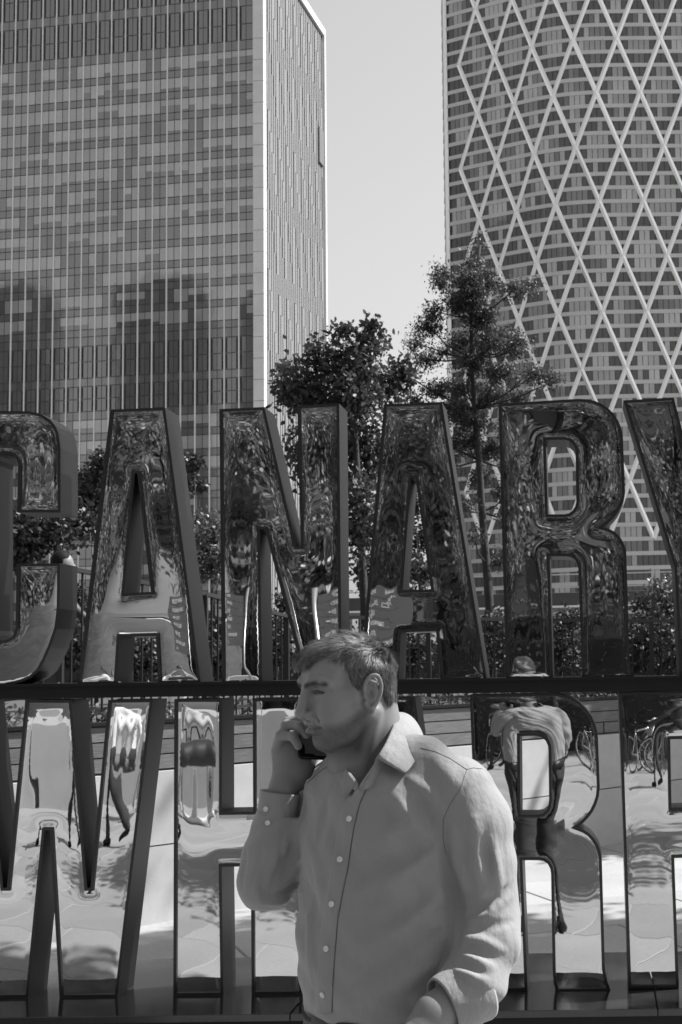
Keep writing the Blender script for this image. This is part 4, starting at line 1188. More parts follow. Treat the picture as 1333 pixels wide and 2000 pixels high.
# surface lookup on the shirt
from mathutils.bvhtree import BVHTree
def bvh_of(o):
    org = worigin(man); me = o.data
    return BVHTree.FromPolygons([Vector(v.co)+org for v in me.vertices], [list(p.vertices) for p in me.polygons])
SB = bvh_of(shirt)
def on_shirt(u, v, off=.0):
    d = pray(u, v).normalized(); hit, nrm, i, dist = SB.ray_cast(EYE, d)
    if hit is None: hit = EYE + d*(YM/d.y); nrm = Vector((0, -1, 0))
    if nrm.dot(d) > 0: nrm = -nrm
    return hit + nrm*off, nrm
def smooth_line(uv, n):
    t = np.linspace(0, len(uv)-1, n); a = np.array(uv, float); i = np.arange(len(uv))
    return [(np.interp(x, i, a[:, 0]), np.interp(x, i, a[:, 1])) for x in t]
def strip(name, left, right, n, off, material, parent, m=6):
    "a cloth strip lying on the shirt between two photo lines"
    Lf = smooth_line(left, n); Rt = smooth_line(right, n); V = []; Fq = []
    for i in range(n):
        for j in range(m):
            t = j/(m-1); u = Lf[i][0]+(Rt[i][0]-Lf[i][0])*t; v = Lf[i][1]+(Rt[i][1]-Lf[i][1])*t
            e = off if 0 < j < m-1 else off*.15
            p, nr = on_shirt(u, v, e); V.append(p)
    # relax along the strip so the cloth reads flat
    A = np.array(V).reshape(n, m, 3)
    for _ in range(3): A[1:-1] = .5*A[1:-1] + .25*(A[:-2]+A[2:])
    for i in range(n-1):
        for j in range(m-1): Fq.append([i*m+j, (i+1)*m+j, (i+1)*m+j+1, i*m+j+1])
    mb = MB(); mb.add(A.reshape(-1, 3), Fq)
    return mb.build(name, material, parent, smooth=True)
pl_l = [(684,1548),(668,1580),(657,1630),(648,1690),(637,1750),(628,1800),(622,1860),(618,1920),(616,1976)]
pl_r = [(716,1540),(702,1570),(690,1620),(680,1690),(668,1750),(660,1792),(654,1860),(650,1920),(648,1978)]
strip('placket', pl_l, pl_r, 60, .0032, M_SHIRT, shirt)
line = smooth_line(pl_r, 70)
MB().tube([on_shirt(u+1.2, v, .0006)[0] for u, v in line], .0008, 4).build('placket_seam', M_SEAM, shirt)
BT = MB(); nb_ = 14
BT.v = []; 
def button(u, v, r=.0056, parent=shirt, at=None):
    p, nr = at if at else on_shirt(u, v, .0048)
    z = nr.normalized(); x = z.orthogonal().normalized(); y = z.cross(x); V = []; Fq = []
    prof = [(0, .0014), (.55, .0014), (.62, .0022), (.9, .0022), (1.0, .0012), (1.0, -.001)]
    V = []; n = 14
    for rr_, hh in prof[1:]:
        for k in range(n): V.append(p + (x*math.cos(6.2832*k/n) + y*math.sin(6.2832*k/n))*r*rr_ + z*hh)
    for i in range(len(prof)-2):
        for k in range(n): Fq.append([i*n+k, (i+1)*n+k, (i+1)*n+(k+1) % n, i*n+(k+1) % n])
    Fq.append(list(range(n)))
    b_ = MB().add(V, Fq).build('button', M_BTN, parent, smooth=True)
for u, v in ((685,1600),(666,1680),(651,1766),(641,1853),(634,1941)): button(u, v)
# yoke and sleeve seams
def seam(uv, n=30, r=.0006): MB().tube([on_shirt(u, v, .0003)[0] for u, v in smooth_line(uv, n)], r, 4).build('seam', M_SEAM, shirt)
seam([(822,1461),(850,1468),(880,1482),(912,1503),(925,1500),(942,1502)])
seam([(912,1503),(900,1540),(880,1570),(866,1600),(866,1640),(872,1670)], r=.0004)
seam([(643,1495),(620,1511),(600,1531)], r=.0008)

# collar leaves
def grid_sheet(name, rows, material, parent, n=14, m=10, thick=.0022):
    "Bezier-like sheet through a small grid of points"
    R = np.array(rows, float)              # a x b x 3
    a, b, _ = R.shape
    def interp(A, n):
        k = A.shape[0]; t = np.linspace(0, 1, n); out = []
        from math import comb
        B = np.stack([comb(k-1, i)*t**i*(1-t)**(k-1-i) for i in range(k)], 1)
        return np.tensordot(B, A, axes=(1, 0))
    G = interp(R, n); G = np.swapaxes(interp(np.swapaxes(G, 0, 1), m), 0, 1)
    V = G.reshape(-1, 3); Fq = [[i*m+j, i*m+j+1, (i+1)*m+j+1, (i+1)*m+j] for i in range(n-1) for j in range(m-1)]
    o = MB().add(V, Fq).build(name, material, parent, smooth=True)
    md = o.modifiers.new('thickness', 'SOLIDIFY'); md.thickness = thick; md.offset = 0
    return o
# near (camera-right) leaf: fold line along the neck, tip pointing down
grid_sheet('collar_leaf', [
    [P_(776,1392,.075), P_(772,1394,.02), P_(772,1422,-.050), P_(754,1458,-.088), P_(736,1479,-.105)],
    [P_(806,1388,.085), P_(812,1396,.02), P_(800,1440,-.070), P_(772,1474,-.110), P_(748,1488,-.122)],
    [P_(824,1430,.085), P_(834,1446,.01), P_(818,1482,-.092), P_(798,1508,-.126), P_(791,1510,-.128)]], M_SHIRT, shirt, 18, 14)['label'] = 'sunlit collar leaf'
grid_sheet('collar_stand', [
    [P_(775,1393,.072), P_(769,1398,.018), P_(768,1426,-.046), P_(752,1461,-.082), P_(735,1480,-.098)],
    [P_(792,1440,.07), P_(785,1455,.015), P_(778,1478,-.052), P_(757,1496,-.094), P_(731,1500,-.110)],
    [P_(795,1470,.07), P_(790,1490,.015), P_(775,1510,-.06), P_(745,1530,-.105), P_(706,1546,-.122)]], M_SHIRT, shirt, 14, 14)
# far leaf
grid_sheet('collar_leaf', [
    [P_(678,1473,.055), P_(664,1476,.012), P_(668,1490,-.045), P_(684,1512,-.075), P_(698,1530,-.092)],
    [P_(664,1478,.06), P_(646,1484,.012), P_(645,1502,-.035), P_(662,1522,-.066), P_(684,1545,-.092)],
    [P_(652,1490,.06), P_(640,1494,.015), P_(642,1506,-.025), P_(654,1520,-.056), P_(676,1560,-.092)]], M_SHIRT, shirt, 14, 12)['label'] = 'shaded collar leaf'
grid_sheet('collar_stand', [
    [P_(676,1474,.05), P_(668,1480,.01), P_(672,1494,-.045), P_(687,1514,-.077), P_(699,1528,-.092)],
    [P_(660,1490,.05), P_(652,1500,.01), P_(660,1518,-.05), P_(680,1540,-.085), P_(702,1548,-.105)]], M_SHIRT, shirt, 12, 10)
button(687, 1535, .005)

# cuffs
def band(name, c0_, c1_, r0, r1, material, parent, flare=0.0, n=36, open_a=None, ex=1.0, seedw=1):
    c0_ = Vector(c0_); c1_ = Vector(c1_); t = (c1_-c0_).normalized(); a = Vector((0, -1, 0)); a = (a - t*a.dot(t)).normalized(); b = t.cross(a)
    V = []; Fq = []; prof = [(.06, .95, 0), (-.01, 1.0, 0), (.05, 1.035, 0), (.5, 1.02, 0), (.95, 1.03, 0), (1, 1.0, 0), (.97, .93, 0), (.5, .92, 0)]
    for k, (tt, s_, _) in enumerate(prof):
        r = (r0 + (r1-r0)*tt)*s_
        for i in range(n):
            an = 6.2832*i/n; wob = 1 + .025*math.sin(an*3+tt*3+seedw)
            V.append(c0_.lerp(c1_, tt) + (a*math.cos(an) + b*math.sin(an)*ex)*r*wob)
    m = len(prof)
    for k in range(m-1):
        for i in range(n): Fq.append([k*n+i, k*n+(i+1) % n, (k+1)*n+(i+1) % n, (k+1)*n+i])
    return MB().add(V, Fq).build(name, material, parent, smooth=True)
cuffR = band('cuff', P_(537, 1622, .045), P_(548, 1546, .045), .0385, .0385, M_SHIRT, shirt)
cuffR['label'] = 'buttoned cuff of the raised sleeve'
cb = BVHTree.FromPolygons([Vector(v.co)+worigin(man) for v in cuffR.data.vertices], [list(p.vertices) for p in cuffR.data.polygons])
def on_cuff(u, v):
    d = pray(u, v).normalized(); h_, n_, i_, _ = cb.ray_cast(EYE, d)
    if h_ is None: return None
    if n_.dot(d) > 0: n_ = -n_
    return h_ + n_*.002, n_
for u, v in ((521,1580),(524,1607)):
    r_ = on_cuff(u, v)
    if r_: button(u, v, .0052, cuffR, r_)
cuffL = band('cuff', P_(934, 1926, -.150), P_(864, 1966, -.192), .0600, .0485, M_SHIRT, shirt, ex=1.05, seedw=2); cuffL['label'] = 'turned-back cuff of the lowered sleeve'

# ---- hands
def hand_r(P):
    d = cap(P, P_(543, 1610, .045), P_(552, 1545, .045), .030, .028)
    d = smin(d, ell(P, P_(563, 1500, .050), (.031, .021, .048)), .02)
    d = smin(d, ell(P, P_(560, 1455, .055), (.026, .020, .032)), .02)
    d = smin(d, ell(P, P_(594, 1503, .060), (.022, .018, .036)), .018)
    fing = [([(553,1444,.058),(562,1410,.068),(584,1404,.070),(600,1410,.070)], [.0105, .0095, .0088, .0072]),
            ([(549,1448,.048),(560,1416,.030),(586,1418,.014),(598,1436,.016)], [.0110, .0102, .0092, .0074]),
            ([(541,1466,.044),(549,1436,.022),(573,1438,.006),(583,1458,.010)], [.0108, .0100, .0090, .0072]),
            ([(542,1480,.050),(552,1462,.060),(570,1458,.075),(582,1462,.082)], [.0100, .0085, .0080, .0066]),
            ([(600,1500,.066),(618,1470,.084),(628,1440,.098)], [.0135, .0110, .0085])]
    for pts, r in fing: d = smin(d, chain(P, [P_(*p) for p in pts], r, .004), .0065)
    return d
hr = sculpt('hand', hand_r, P_(500, 1625, 0)-np.array([0, .07, 0]), P_(655, 1380, 0)+np.array([0, .16, 0]), .0022, M_SKIN0, man); hr['label'] = 'raised hand closed around a phone'
def hand_l(P):
    d = chain(P, [P_(905, 1945, -.175), P_(850, 1978, -.205), P_(815, 2030, -.225)], [.043, .034, .034], .01)
    for k, (u, w) in enumerate(((780, -.25), (790, -.225), (800, -.205), (812, -.19))):
        d = smin(d, chain(P, [P_(815+k*6, 2045, w), P_(u, 2090, w), P_(u+6, 2125, w+.01)], [.011, .0095, .008], .004), .008)
    d = smin(d, chain(P, [P_(800, 2020, -.24), P_(775, 2055, -.255), P_(768, 2085, -.25)], [.012, .011, .008], .004), .01)
    return d
hl = sculpt('hand', hand_l, np.array([P_(740, 2150, -.1)[0]-.02, YM-.32, P_(740, 2150, 0)[2]-.02]), np.array([P_(930, 1900, -.1)[0]+.05, YM-.10, P_(930, 1890, -.3)[2]]), .0032, M_SKIN0, man); hl['label'] = 'lowered hand'

# ---- phone (held: a thing of its own)
a0 = Vector(P_(583, 1481, .030)); wv_ = Vector(P_(650, 1484, .052)) - a0; lv_ = Vector(P_(622, 1362, .120)) - a0
wv_ = wv_.normalized()*.070; lv_ = (lv_ - wv_.normalized()*lv_.dot(wv_.normalized())).normalized()*.142
tn = wv_.cross(lv_).normalized()*.0042
phone = MB(); cpt = a0 + wv_*.5 + lv_*.5
def rounded_slab(mb, c, hx, hy, hz, ux, uy, uz, r=.009, n=5):
    ring_ = []
    for sx, sy, st in ((1, 1, 0), (-1, 1, 1), (-1, -1, 2), (1, -1, 3)):
        for k in range(n+1):
            an = (st + k/n)*math.pi/2; ring_.append(((hx-r)*sx + r*math.cos(an), (hy-r)*sy + r*math.sin(an)))
    m = len(ring_); V = []
    for zz, ins in ((-hz, .0015), (-hz+.0015, 0), (hz-.0015, 0), (hz, .0015)):
        for x, y in ring_: V.append(c + ux*(x*(1-ins/hx)) + uy*(y*(1-ins/hy)) + uz*zz)
    F_ = [list(range(m))[::-1], [3*m+i for i in range(m)]]
    for k in range(3):
        for i in range(m): F_.append([k*m+i, k*m+(i+1) % m, (k+1)*m+(i+1) % m, (k+1)*m+i])
    mb.add(V, F_)
rounded_slab(phone, cpt, .035, .071, .0042, wv_.normalized(), lv_.normalized(), tn.normalized())
ph = root('mobile_phone', cpt, 'black mobile phone held against the man\'s far cheek', 'phone')
phone.build('case', M_BLACK, ph)
sc_ = MB(); rounded_slab(sc_, cpt + tn.normalized()*.0046, .0325, .068, .0006, wv_.normalized(), lv_.normalized(), tn.normalized(), .007)
sc_.build('screen', mat('phone_glass', .003, .35, spec=.08), ph)

# ---- trousers, belt, shoes
hipz = P_(768, 2000)[2]
cxy = P_(768, 2000)
fL = np.array([cxy[0]+.10*BL[0], cxy[1]+.10*BL[1]]); fR = np.array([cxy[0]-.10*BL[0], cxy[1]-.10*BL[1]])
kz = hipz*.52
def trous(P):
    d = torso(np.column_stack([P[:, 0], P[:, 1], np.maximum(P[:, 2], rz[0]+.001)]), .004)
    d = np.maximum(d, P[:, 2] - P_(768, 1966)[2]); d = np.maximum(d, hipz-.09 - P[:, 2])
    for q, st in ((fL, .03), (fR, -.03)):
        e = chain(P, [(q[0], q[1], hipz-.06), (q[0]+BF[0]*(.02+st), q[1]+BF[1]*(.02+st), kz), (q[0]-BF[0]*.02, q[1]-BF[1]*.02, .06)], [.098, .072, .060], .03)
        d = smin(d, e, .03)
    d = np.maximum(d, .035 - P[:, 2])
    return d + .002*np.sin(P[:, 2]*60+P[:, 0]*40)
sculpt('trousers', trous, (cxy[0]-.32, cxy[1]-.32, .0), (cxy[0]+.32, cxy[1]+.32, hipz+.06), .010, M_TROUS, man)
bl_ = MB(); nB = 48; V = []
for zz, g_ in ((1962, .000), (1964, .006), (2004, .010), (2006, .006)):
    c = P_(768, zz)
    for i in range(nB):
        an = 6.2832*i/nB; s_, f_ = math.cos(an), math.sin(an); e = 2/2.12
        s_ = math.copysign(abs(s_)**e, s_)*(.1645+g_); f_ = math.copysign(abs(f_)**e, f_)*(.1435+g_)
        V.append((c[0]+BL[0]*s_+BF[0]*f_, c[1]+BL[1]*s_+BF[1]*f_, c[2]))
bl_.add(V, [[k*nB+i, k*nB+(i+1) % nB, (k+1)*nB+(i+1) % nB, (k+1)*nB+i] for k in range(3) for i in range(nB)])
bl_.build('belt', mat('black_leather_belt', .012, .45, var=.3, vscale=90, bump=.4, bscale=140, bdist=.003), man, smooth=True)
def shoes(P, q):
    d = cap(P, (q[0]-BF[0]*.04, q[1]-BF[1]*.04, .05), (q[0]+BF[0]*.17, q[1]+BF[1]*.17, .035), .048, .038)
    d = smin(d, cap(P, (q[0]-BF[0]*.02, q[1]-BF[1]*.02, .05), (q[0]-BF[0]*.02, q[1]-BF[1]*.02, .11), .048, .05), .03)
    return np.maximum(d, .004 - P[:, 2])
for q in (fL, fR):
    sculpt('shoe', lambda P, q=q: shoes(P, q), (q[0]-.26, q[1]-.28, -.01), (q[0]+.18, q[1]+.16, .17), .008, M_BLACK, man)
# ------------------------------------------------------------------ the plaza behind the viewpoint, seen only in the mirrors
def mir(u, v, D):
    "world point behind the viewpoint that the flat mirror would show at (u, v), D metres from the mirrored eye"
    p = px(u, v, D); return Vector((p.x, 2*YS - D, p.z))
def crown_tree(name, label, x, y, H, R_, seed, group=None, n=15000, leaf=.14, material=M_LEAF4, zlo=.14):
    r_ = random.Random(seed); b = Vector((x, y, 0)); lobes = []
    for k in range(22):
        t = r_.uniform(.22, 1); z = H*(zlo + (.94-zlo)*t); rr = R_*math.sin(math.pi*min(.93, max(.16, .12+.8*t)))
        an = r_.uniform(0, 6.28); q = r_.uniform(.25, .85)*rr
        s_ = r_.uniform(.34, .55)*R_
        lobes.append((Vector((x + math.cos(an)*q, y + math.sin(an)*q, z)), s_, s_, s_*.75, s_*s_))
    tk = [b] + [Vector((x + r_.uniform(-.12, .12), y + r_.uniform(-.12, .12), H*t)) for t in (.2, .4, .6, .8, .95)]
    make_tree(name, label, 'tree', b, tk, lobes, leaf, n, material, seed=seed, tr=.14, group=group, per=14, clump=.25, sub=5)
TB = [(-12.5,-15.5,9.5,2.6,'reflected leafy tree behind the pale tents'), (-8.6,-17.0,10.5,2.8,'tall reflected tree filling the first letter A'), (-5.6,-13.5,9.0,2.3,'reflected plaza tree in the letter N'), (-2.9,-15.0,9.8,2.5,'reflected plaza tree in the second letter A'),
      (-.6,-12.6,8.8,2.2,'reflected plaza tree in the left of the letter R'), (1.9,-14.2,9.6,2.5,'reflected plaza tree in the letter Y'), (4.8,-12.8,9.0,2.4,'reflected plaza tree beyond the right edge'), (-10.4,-12.4,7.6,1.9,'smaller reflected tree in the letter C')]
for i, (x, y, H, R_, lb) in enumerate(TB): crown_tree('plaza_tree', lb, x, y, H, R_, 200+i, 'plaza trees mirrored in the letters')
def hedge(name, label, x0, x1, y, h, seed, dep=.9, material=M_LEAF4, n=5200):
    rs = np.random.RandomState(seed); c = Vector(((x0+x1)/2, y, 0)); r = root(name, c, label, 'hedge')
    q = rs.uniform(-1, 1, (n, 3))*np.array([(x1-x0)/2, dep/2, h/2]) + np.array([0, 0, h/2])
    q += rs.normal(size=(n, 3))*.09
    V, Fc = leaves(q, .11, .85, LEAF6, rs, 0)
    obj('foliage', mesh_np('foliage', V, Fc, material), r)
    MB().box(x0+.1, y-dep*.3, 0, x1-.1, y+dep*.3, h*.8).build('core', M_LEAF5, r)
hedge('hedge', 'tall reflected hedge low in the letter R', -3.4, 6.5, -14.6, 2.7, 301)
hedge('hedge', 'reflected hedge behind the finger posts', -7.2, -3.4, -15.8, 2.9, 302)
# dark shrubs under the trees
hedge('hedge', 'long dark hedge at the back of the planting bed below the towers', -15, 9, 31.5, 2.85, 304, dep=1.2, material=M_LEAF5, n=9000)
hedge('hedge', 'tall dark reflected hedge closing the back of the plaza', -16, 7.0, -18.6, 3.4, 303, material=M_LEAF5, n=9000)

# pale pavilion with tent peaks (in C and the first A)
M_PAV = mat('pale_pavilion_cladding', .055, .6, var=.4, vscale=2.5, stretch=(1, 1, 9), var2=.2, v2scale=.8)
M_TENT = mat('pale_tent_fabric', .13, .8, var=.05, vscale=2)
pv = root('pavilion', Vector((-8.6, -11.2, 0)), 'pale curved pavilion with two tent peaks mirrored in C and the first A', 'pavilion')
V = []; Fq = []; nn_ = 26
for i in range(nn_+1):
    t = i/nn_; x = -12.0 + 6.2*t; y = -11.6 + 1.3*math.sin(math.pi*t)
    V += [(x, y+.25, 0), (x, y, 1.0), (x, y-.12, 2.1), (x, y-.5, 2.9)]
for i in range(nn_):
    for j in range(3): Fq.append([4*i+j, 4*i+4+j, 4*i+5+j, 4*i+1+j])
MB().add(V, Fq).build('curved_wall', M_PAV, pv, smooth=True)
for cx_ in (-10.6, -7.6):
    V = []; Fq = []; n = 28; ringN = 7; cy_ = -12.9
    for k in range(ringN):
        t = k/(ringN-1); r = 1.75*(1-t)**1.6 + .03
        for i in range(n):
            an = 6.2832*i/n; sc = 1 + .08*math.cos(an*4); V.append((cx_ + math.cos(an)*r*sc, cy_ + math.sin(an)*r*sc, 2.75 + 1.6*t))
    for k in range(ringN-1):
        for i in range(n): Fq.append([k*n+i, k*n+(i+1) % n, (k+1)*n+(i+1) % n, (k+1)*n+i])
    tn_ = MB().add(V, Fq).build('tent_peak', M_TENT, pv, smooth=True)
    lt_ = MB()
    lt_.tube([(cx_ + math.cos(a_)*1.8, cy_ + math.sin(a_)*1.8, 2.68 + .05*math.sin(8*a_)) for a_ in np.linspace(0, 6.2832, 40)], .03, 5).build('rope_trim', mat('white_rope', .8, .5), tn_)
for x in (-12.0, -9.1, -5.9): MB().tube([(x, -12.2, 0), (x, -12.2, 2.8)], .05, 8).build('pole', M_BAR, pv)

# finger posts: the boards read correctly in the mirror, so they carry mirrored lettering
M_SIGN = mat('grey_sign_board', .10, .5, var=.08, vscale=4); M_TXT = mat('white_lettering', .8, .5)
def text_mesh(body, size, material, parent, M4, ext=.002):
    cu = bpy.data.curves.new('lettering', 'FONT'); cu.body = body; cu.size = size; cu.extrude = ext; cu.align_x = 'LEFT'
    tmp = bpy.data.objects.new('tmp', cu); COL.objects.link(tmp)
    dg = bpy.context.evaluated_depsgraph_get(); me = bpy.data.meshes.new_from_object(tmp.evaluated_get(dg))
    bpy.data.objects.remove(tmp); me.transform(M4); me.materials.clear(); me.materials.append(material)
    o = obj('lettering', me, parent); return o
def finger_post(label, u, D, v_top, v_bot, lines, side):
    a = mir(u, v_top, D); zt_p = a.z; x = a.x; y = a.y
    r = root('finger_post', Vector((x, y, 0)), label, 'signpost', 'finger posts')
    MB().tube([(x, y, 0), (x, y, zt_p+.08)], .045, 12).build('post', mat('galvanised_post', .4, .3, metal=.6), r, smooth=True)
    zb_p = mir(u, v_bot, D).z; n = len(lines); hh = (zt_p - zb_p)/n
    for k, tx in enumerate(lines):
        z1 = zt_p - k*hh; z0 = z1 - hh + .006; x0_, x1_ = (x - .06 - 1.05, x - .06) if side < 0 else (x + .06, x + 1.11)
        bd = MB().box(x0_, y-.015, z0, x1_, y+.015, z1).build('board', M_SIGN, r)
        # seen in the mirror from +Y: text runs towards +X and faces +Y, i.e. it is reversed in the place itself
        M4 = Matrix.Translation(Vector((x0_ + .10, y + .018, z0 + hh*.28)) - Vector((x, y, 0))) @ Matrix(((1, 0, 0, 0), (0, 0, 1, 0), (0, 1, 0, 0), (0, 0, 0, 1)))
        if tx: text_mesh(tx, hh*.62, M_TXT, bd, M4)
LN = ['WOOD WHARF', 'CROSSRAIL PLACE', 'VERTUS EDIT', 'WATER SQUARE', 'TRIBE HOTEL', 'ONE CANADA SQUARE', 'UCL']
finger_post('reflected finger post with grey direction boards left in the letter N', 492, 18.5, 1150, 1262, LN, -1)
finger_post('reflected finger post with grey direction boards right in the letter N', 630, 18.8, 1146, 1262, ['< '+t for t in LN[:6]], 1)

# low curved concrete wall and bench across the plaza
M_CONC2 = mat('smooth_plaza_concrete', .36, .7, var=.08, vscale=4, var2=.1, v2scale=.7)
lw = root('concrete_bench_wall', Vector((-6.4, -7.6, 0)), 'low pale concrete bench wall mirrored behind the walkers in W and H', 'bench')
for k, (xa, xb) in enumerate(((-10.2, -8.0), (-7.9, -5.9), (-5.8, -3.6))):
    V = []; n = 12
    for i in range(n+1):
        t = i/n; x = xa + (xb-xa)*t; y = -7.8 - .5*math.sin(math.pi*((x+10.2)/6.6))
        V += [(x, y, 0), (x, y, 1.12), (x, y-.5, 1.2), (x, y-.55, 0)]
    F_ = []
    for i in range(n):
        for j in range(3): F_.append([4*i+j, 4*i+4+j, 4*i+5+j, 4*i+1+j])
    F_ += [[0, 1, 2, 3], [4*n+3, 4*n+2, 4*n+1, 4*n]]
    MB().add(V, F_).build('wall_panel', M_CONC2, lw, smooth=False)

# walkers
def walker(label, x, y, ang_, top, bottom, hairc, stride=.32, H=1.78, swing=.35, bag=None, z0=0.0, h=.018, low=False, shoe=M_BLACK):
    r = root('person', Vector((x, y, z0)), label, 'person')
    k = H/1.78; f = np.array([math.cos(ang_), math.sin(ang_), 0]); l = np.array([-math.sin(ang_), math.cos(ang_), 0]); O = np.array([x, y, z0]); up = np.array([0, 0, 1.])
    def q(a, b, c): return O + (f*a + l*b + up*c)*k
    def legs(P):
        d = ell(P, q(0, 0, .95), (.16*k, .16*k, .13*k))
        d = smin(d, chain(P, [q(0, .09, .92), q(stride*.75, .10, .50), q(stride*.85, .10, .09)], [.093*k, .070*k, .056*k], .02), .03)
        d = smin(d, chain(P, [q(0, -.09, .92), q(-stride*.35, -.10, .50), q(-stride*1.35, -.10, .20)], [.093*k, .070*k, .056*k], .02), .03)
        return np.maximum(d, P[:, 2] - q(0, 0, 1.04)[2])
    def torso_(P):
        d = chain(P, [q(0, 0, 1.0), q(.01, 0, 1.2), q(.0, 0, 1.38)], [.135*k, .14*k, .15*k], .03)
        d = smin(d, cap(P, q(0, .15, 1.42), q(0, -.15, 1.42), .068*k), .06)
        d = smin(d, chain(P, [q(0, .20, 1.42), q(-swing*.5, .25, 1.16), q(-swing*.2, .25, .94)], [.062*k, .05*k, .042*k], .02), .02)
        d = smin(d, chain(P, [q(0, -.20, 1.42), q(swing*.4, -.25, 1.16), q(swing*.9, -.23, 1.0)], [.062*k, .05*k, .042*k], .02), .02)
        return d
    def skin(P):
        d = ell(P, q(.02, 0, 1.65), (.10*k, .10*k, .125*k)); d = smin(d, ell(P, q(.06, 0, 1.60), (.06*k, .055*k, .07*k)), .03)
        d = smin(d, ell(P, q(.125, 0, 1.625), (.02*k, .013*k, .022*k)), .012)
        for s_ in (-1, 1): d = smin(d, ell(P, q(0, s_*.085, 1.635), (.022*k, .014*k, .032*k)), .008)
        d = smin(d, cap(P, q(-.01, 0, 1.60), q(-.01, 0, 1.42), .052*k, .058*k), .03)
        return d
    def hand(P, c_):
        d = ell(P, c_ - up*.05, (.03, .03, .07))
        for j in range(4): d = smin(d, cap(P, c_ + f*(.022*(j-1.5)) - up*.09, c_ + f*(.02*(j-1.5)) - up*.15 + l*.01, .010, .008), .008)
        return smin(d, cap(P, c_ + f*.03 - up*.05, c_ + f*.055 - up*.10, .011, .009), .008)
    def hair(P):
        d = ell(P, q(-.005, 0, 1.675), (.108*k, .105*k, .122*k)); H_ = (P - q(0, 0, 1.65))
        a = H_ @ f; c = H_[:, 2]
        return np.maximum(d, np.where(a > .02*k, .055*k - c + np.clip(.09*k - a, 0, .1)*0, -.07*k - c))
    lo = np.array([x-.75, y-.75, z0-.02]); hi = np.array([x+.75, y+.75, z0+1.9*k])
    if not low:
        sculpt('trousers', legs, lo, hi, h, bottom, r)
        for s_, a_, c_ in ((.10, stride*.85, .0), (-.10, -stride*1.35, .10)):
            sculpt('shoe', lambda P, s_=s_, a_=a_, c_=c_: np.maximum(smin(cap(P, q(a_-.05, s_, .05+c_*1.3), q(a_+.17, s_, .035+c_*.55), .045, .036), cap(P, q(a_, s_, .06+c_), q(a_, s_, .12+c_), .045, .045), .03), z0+.003-P[:, 2]), lo, hi-np.array([0, 0, 1.4*k]), .012, shoe, r)
    sculpt('jacket' if low else 'shirt', torso_, lo, hi, h, top, r)
    sculpt('head', skin, q(0, 0, 1.62)-.26, q(0, 0, 1.62)+.26, .012, M_SKIN0, r)
    for c_ in (q(-swing*.2, .25, .93), q(swing*.9, -.23, .99)): sculpt('hand', lambda P, c_=c_: hand(P, c_), c_-.22, c_+.12, .010, M_SKIN0, r)
    sculpt('hair', hair, q(0, 0, 1.66)-.2, q(0, 0, 1.66)+.2, .012, hairc, r)
    return r, q
M_WSH = mat('white_cotton', .62, .8); M_BEIGE = mat('pale_chinos', .42, .85); M_TEE = mat('pale_tee', .38, .85); M_JKT = mat('dark_jacket', .03, .6)
a = mir(215, 1642, 15.4); walker('reflected walker in white shirt and dark trousers mirrored in the letter W', a.x, -2.75, math.pi, M_WSH, M_TROUS, M_HAIRB, stride=.30)
a = mir(385, 1575, 19.0); rb_, qb = walker('reflected walker in pale clothes mirrored in the letter H', a.x-.25, -6.3, 0, M_TEE, M_BEIGE, M_HAIRB, stride=.26, shoe=M_WSH)
bg = root('duffel_bag', Vector(qb(.30, .40, .75)), 'dark duffel bag carried by the walker mirrored in the letter H', 'bag')
bb = qb(.28, .42, .74); sculpt('bag_body', lambda P: smin(cap(P, bb + np.array([-.2, 0, 0]), bb + np.array([.2, 0, -.02]), .16, .15), ell(P, bb + np.array([.1, .1, 0]), (.14, .08, .1)), .03), bb-.45, bb+.45, .014, M_JKT, bg)
MB().tube([bb + np.array([-.15, 0, .14]), bb + np.array([-.08, 0, .30]), bb + np.array([.08, 0, .30]), bb + np.array([.15, 0, .14])], .014, 6).build('handle', M_BLACK, bg)
a = mir(975, 1516, 23.0); walker('reflected figure in a dark jacket mirrored in the lower letter R', a.x, a.y, math.pi*.9, M_JKT, M_TROUS, M_HAIRB, stride=.16)
a = mir(1300, 1560, 20.0); walker('reflected figure in dark clothes mirrored in the letter F', a.x+.2, a.y, math.pi*1.1, M_JKT, M_TROUS, M_HAIRB, stride=.2)

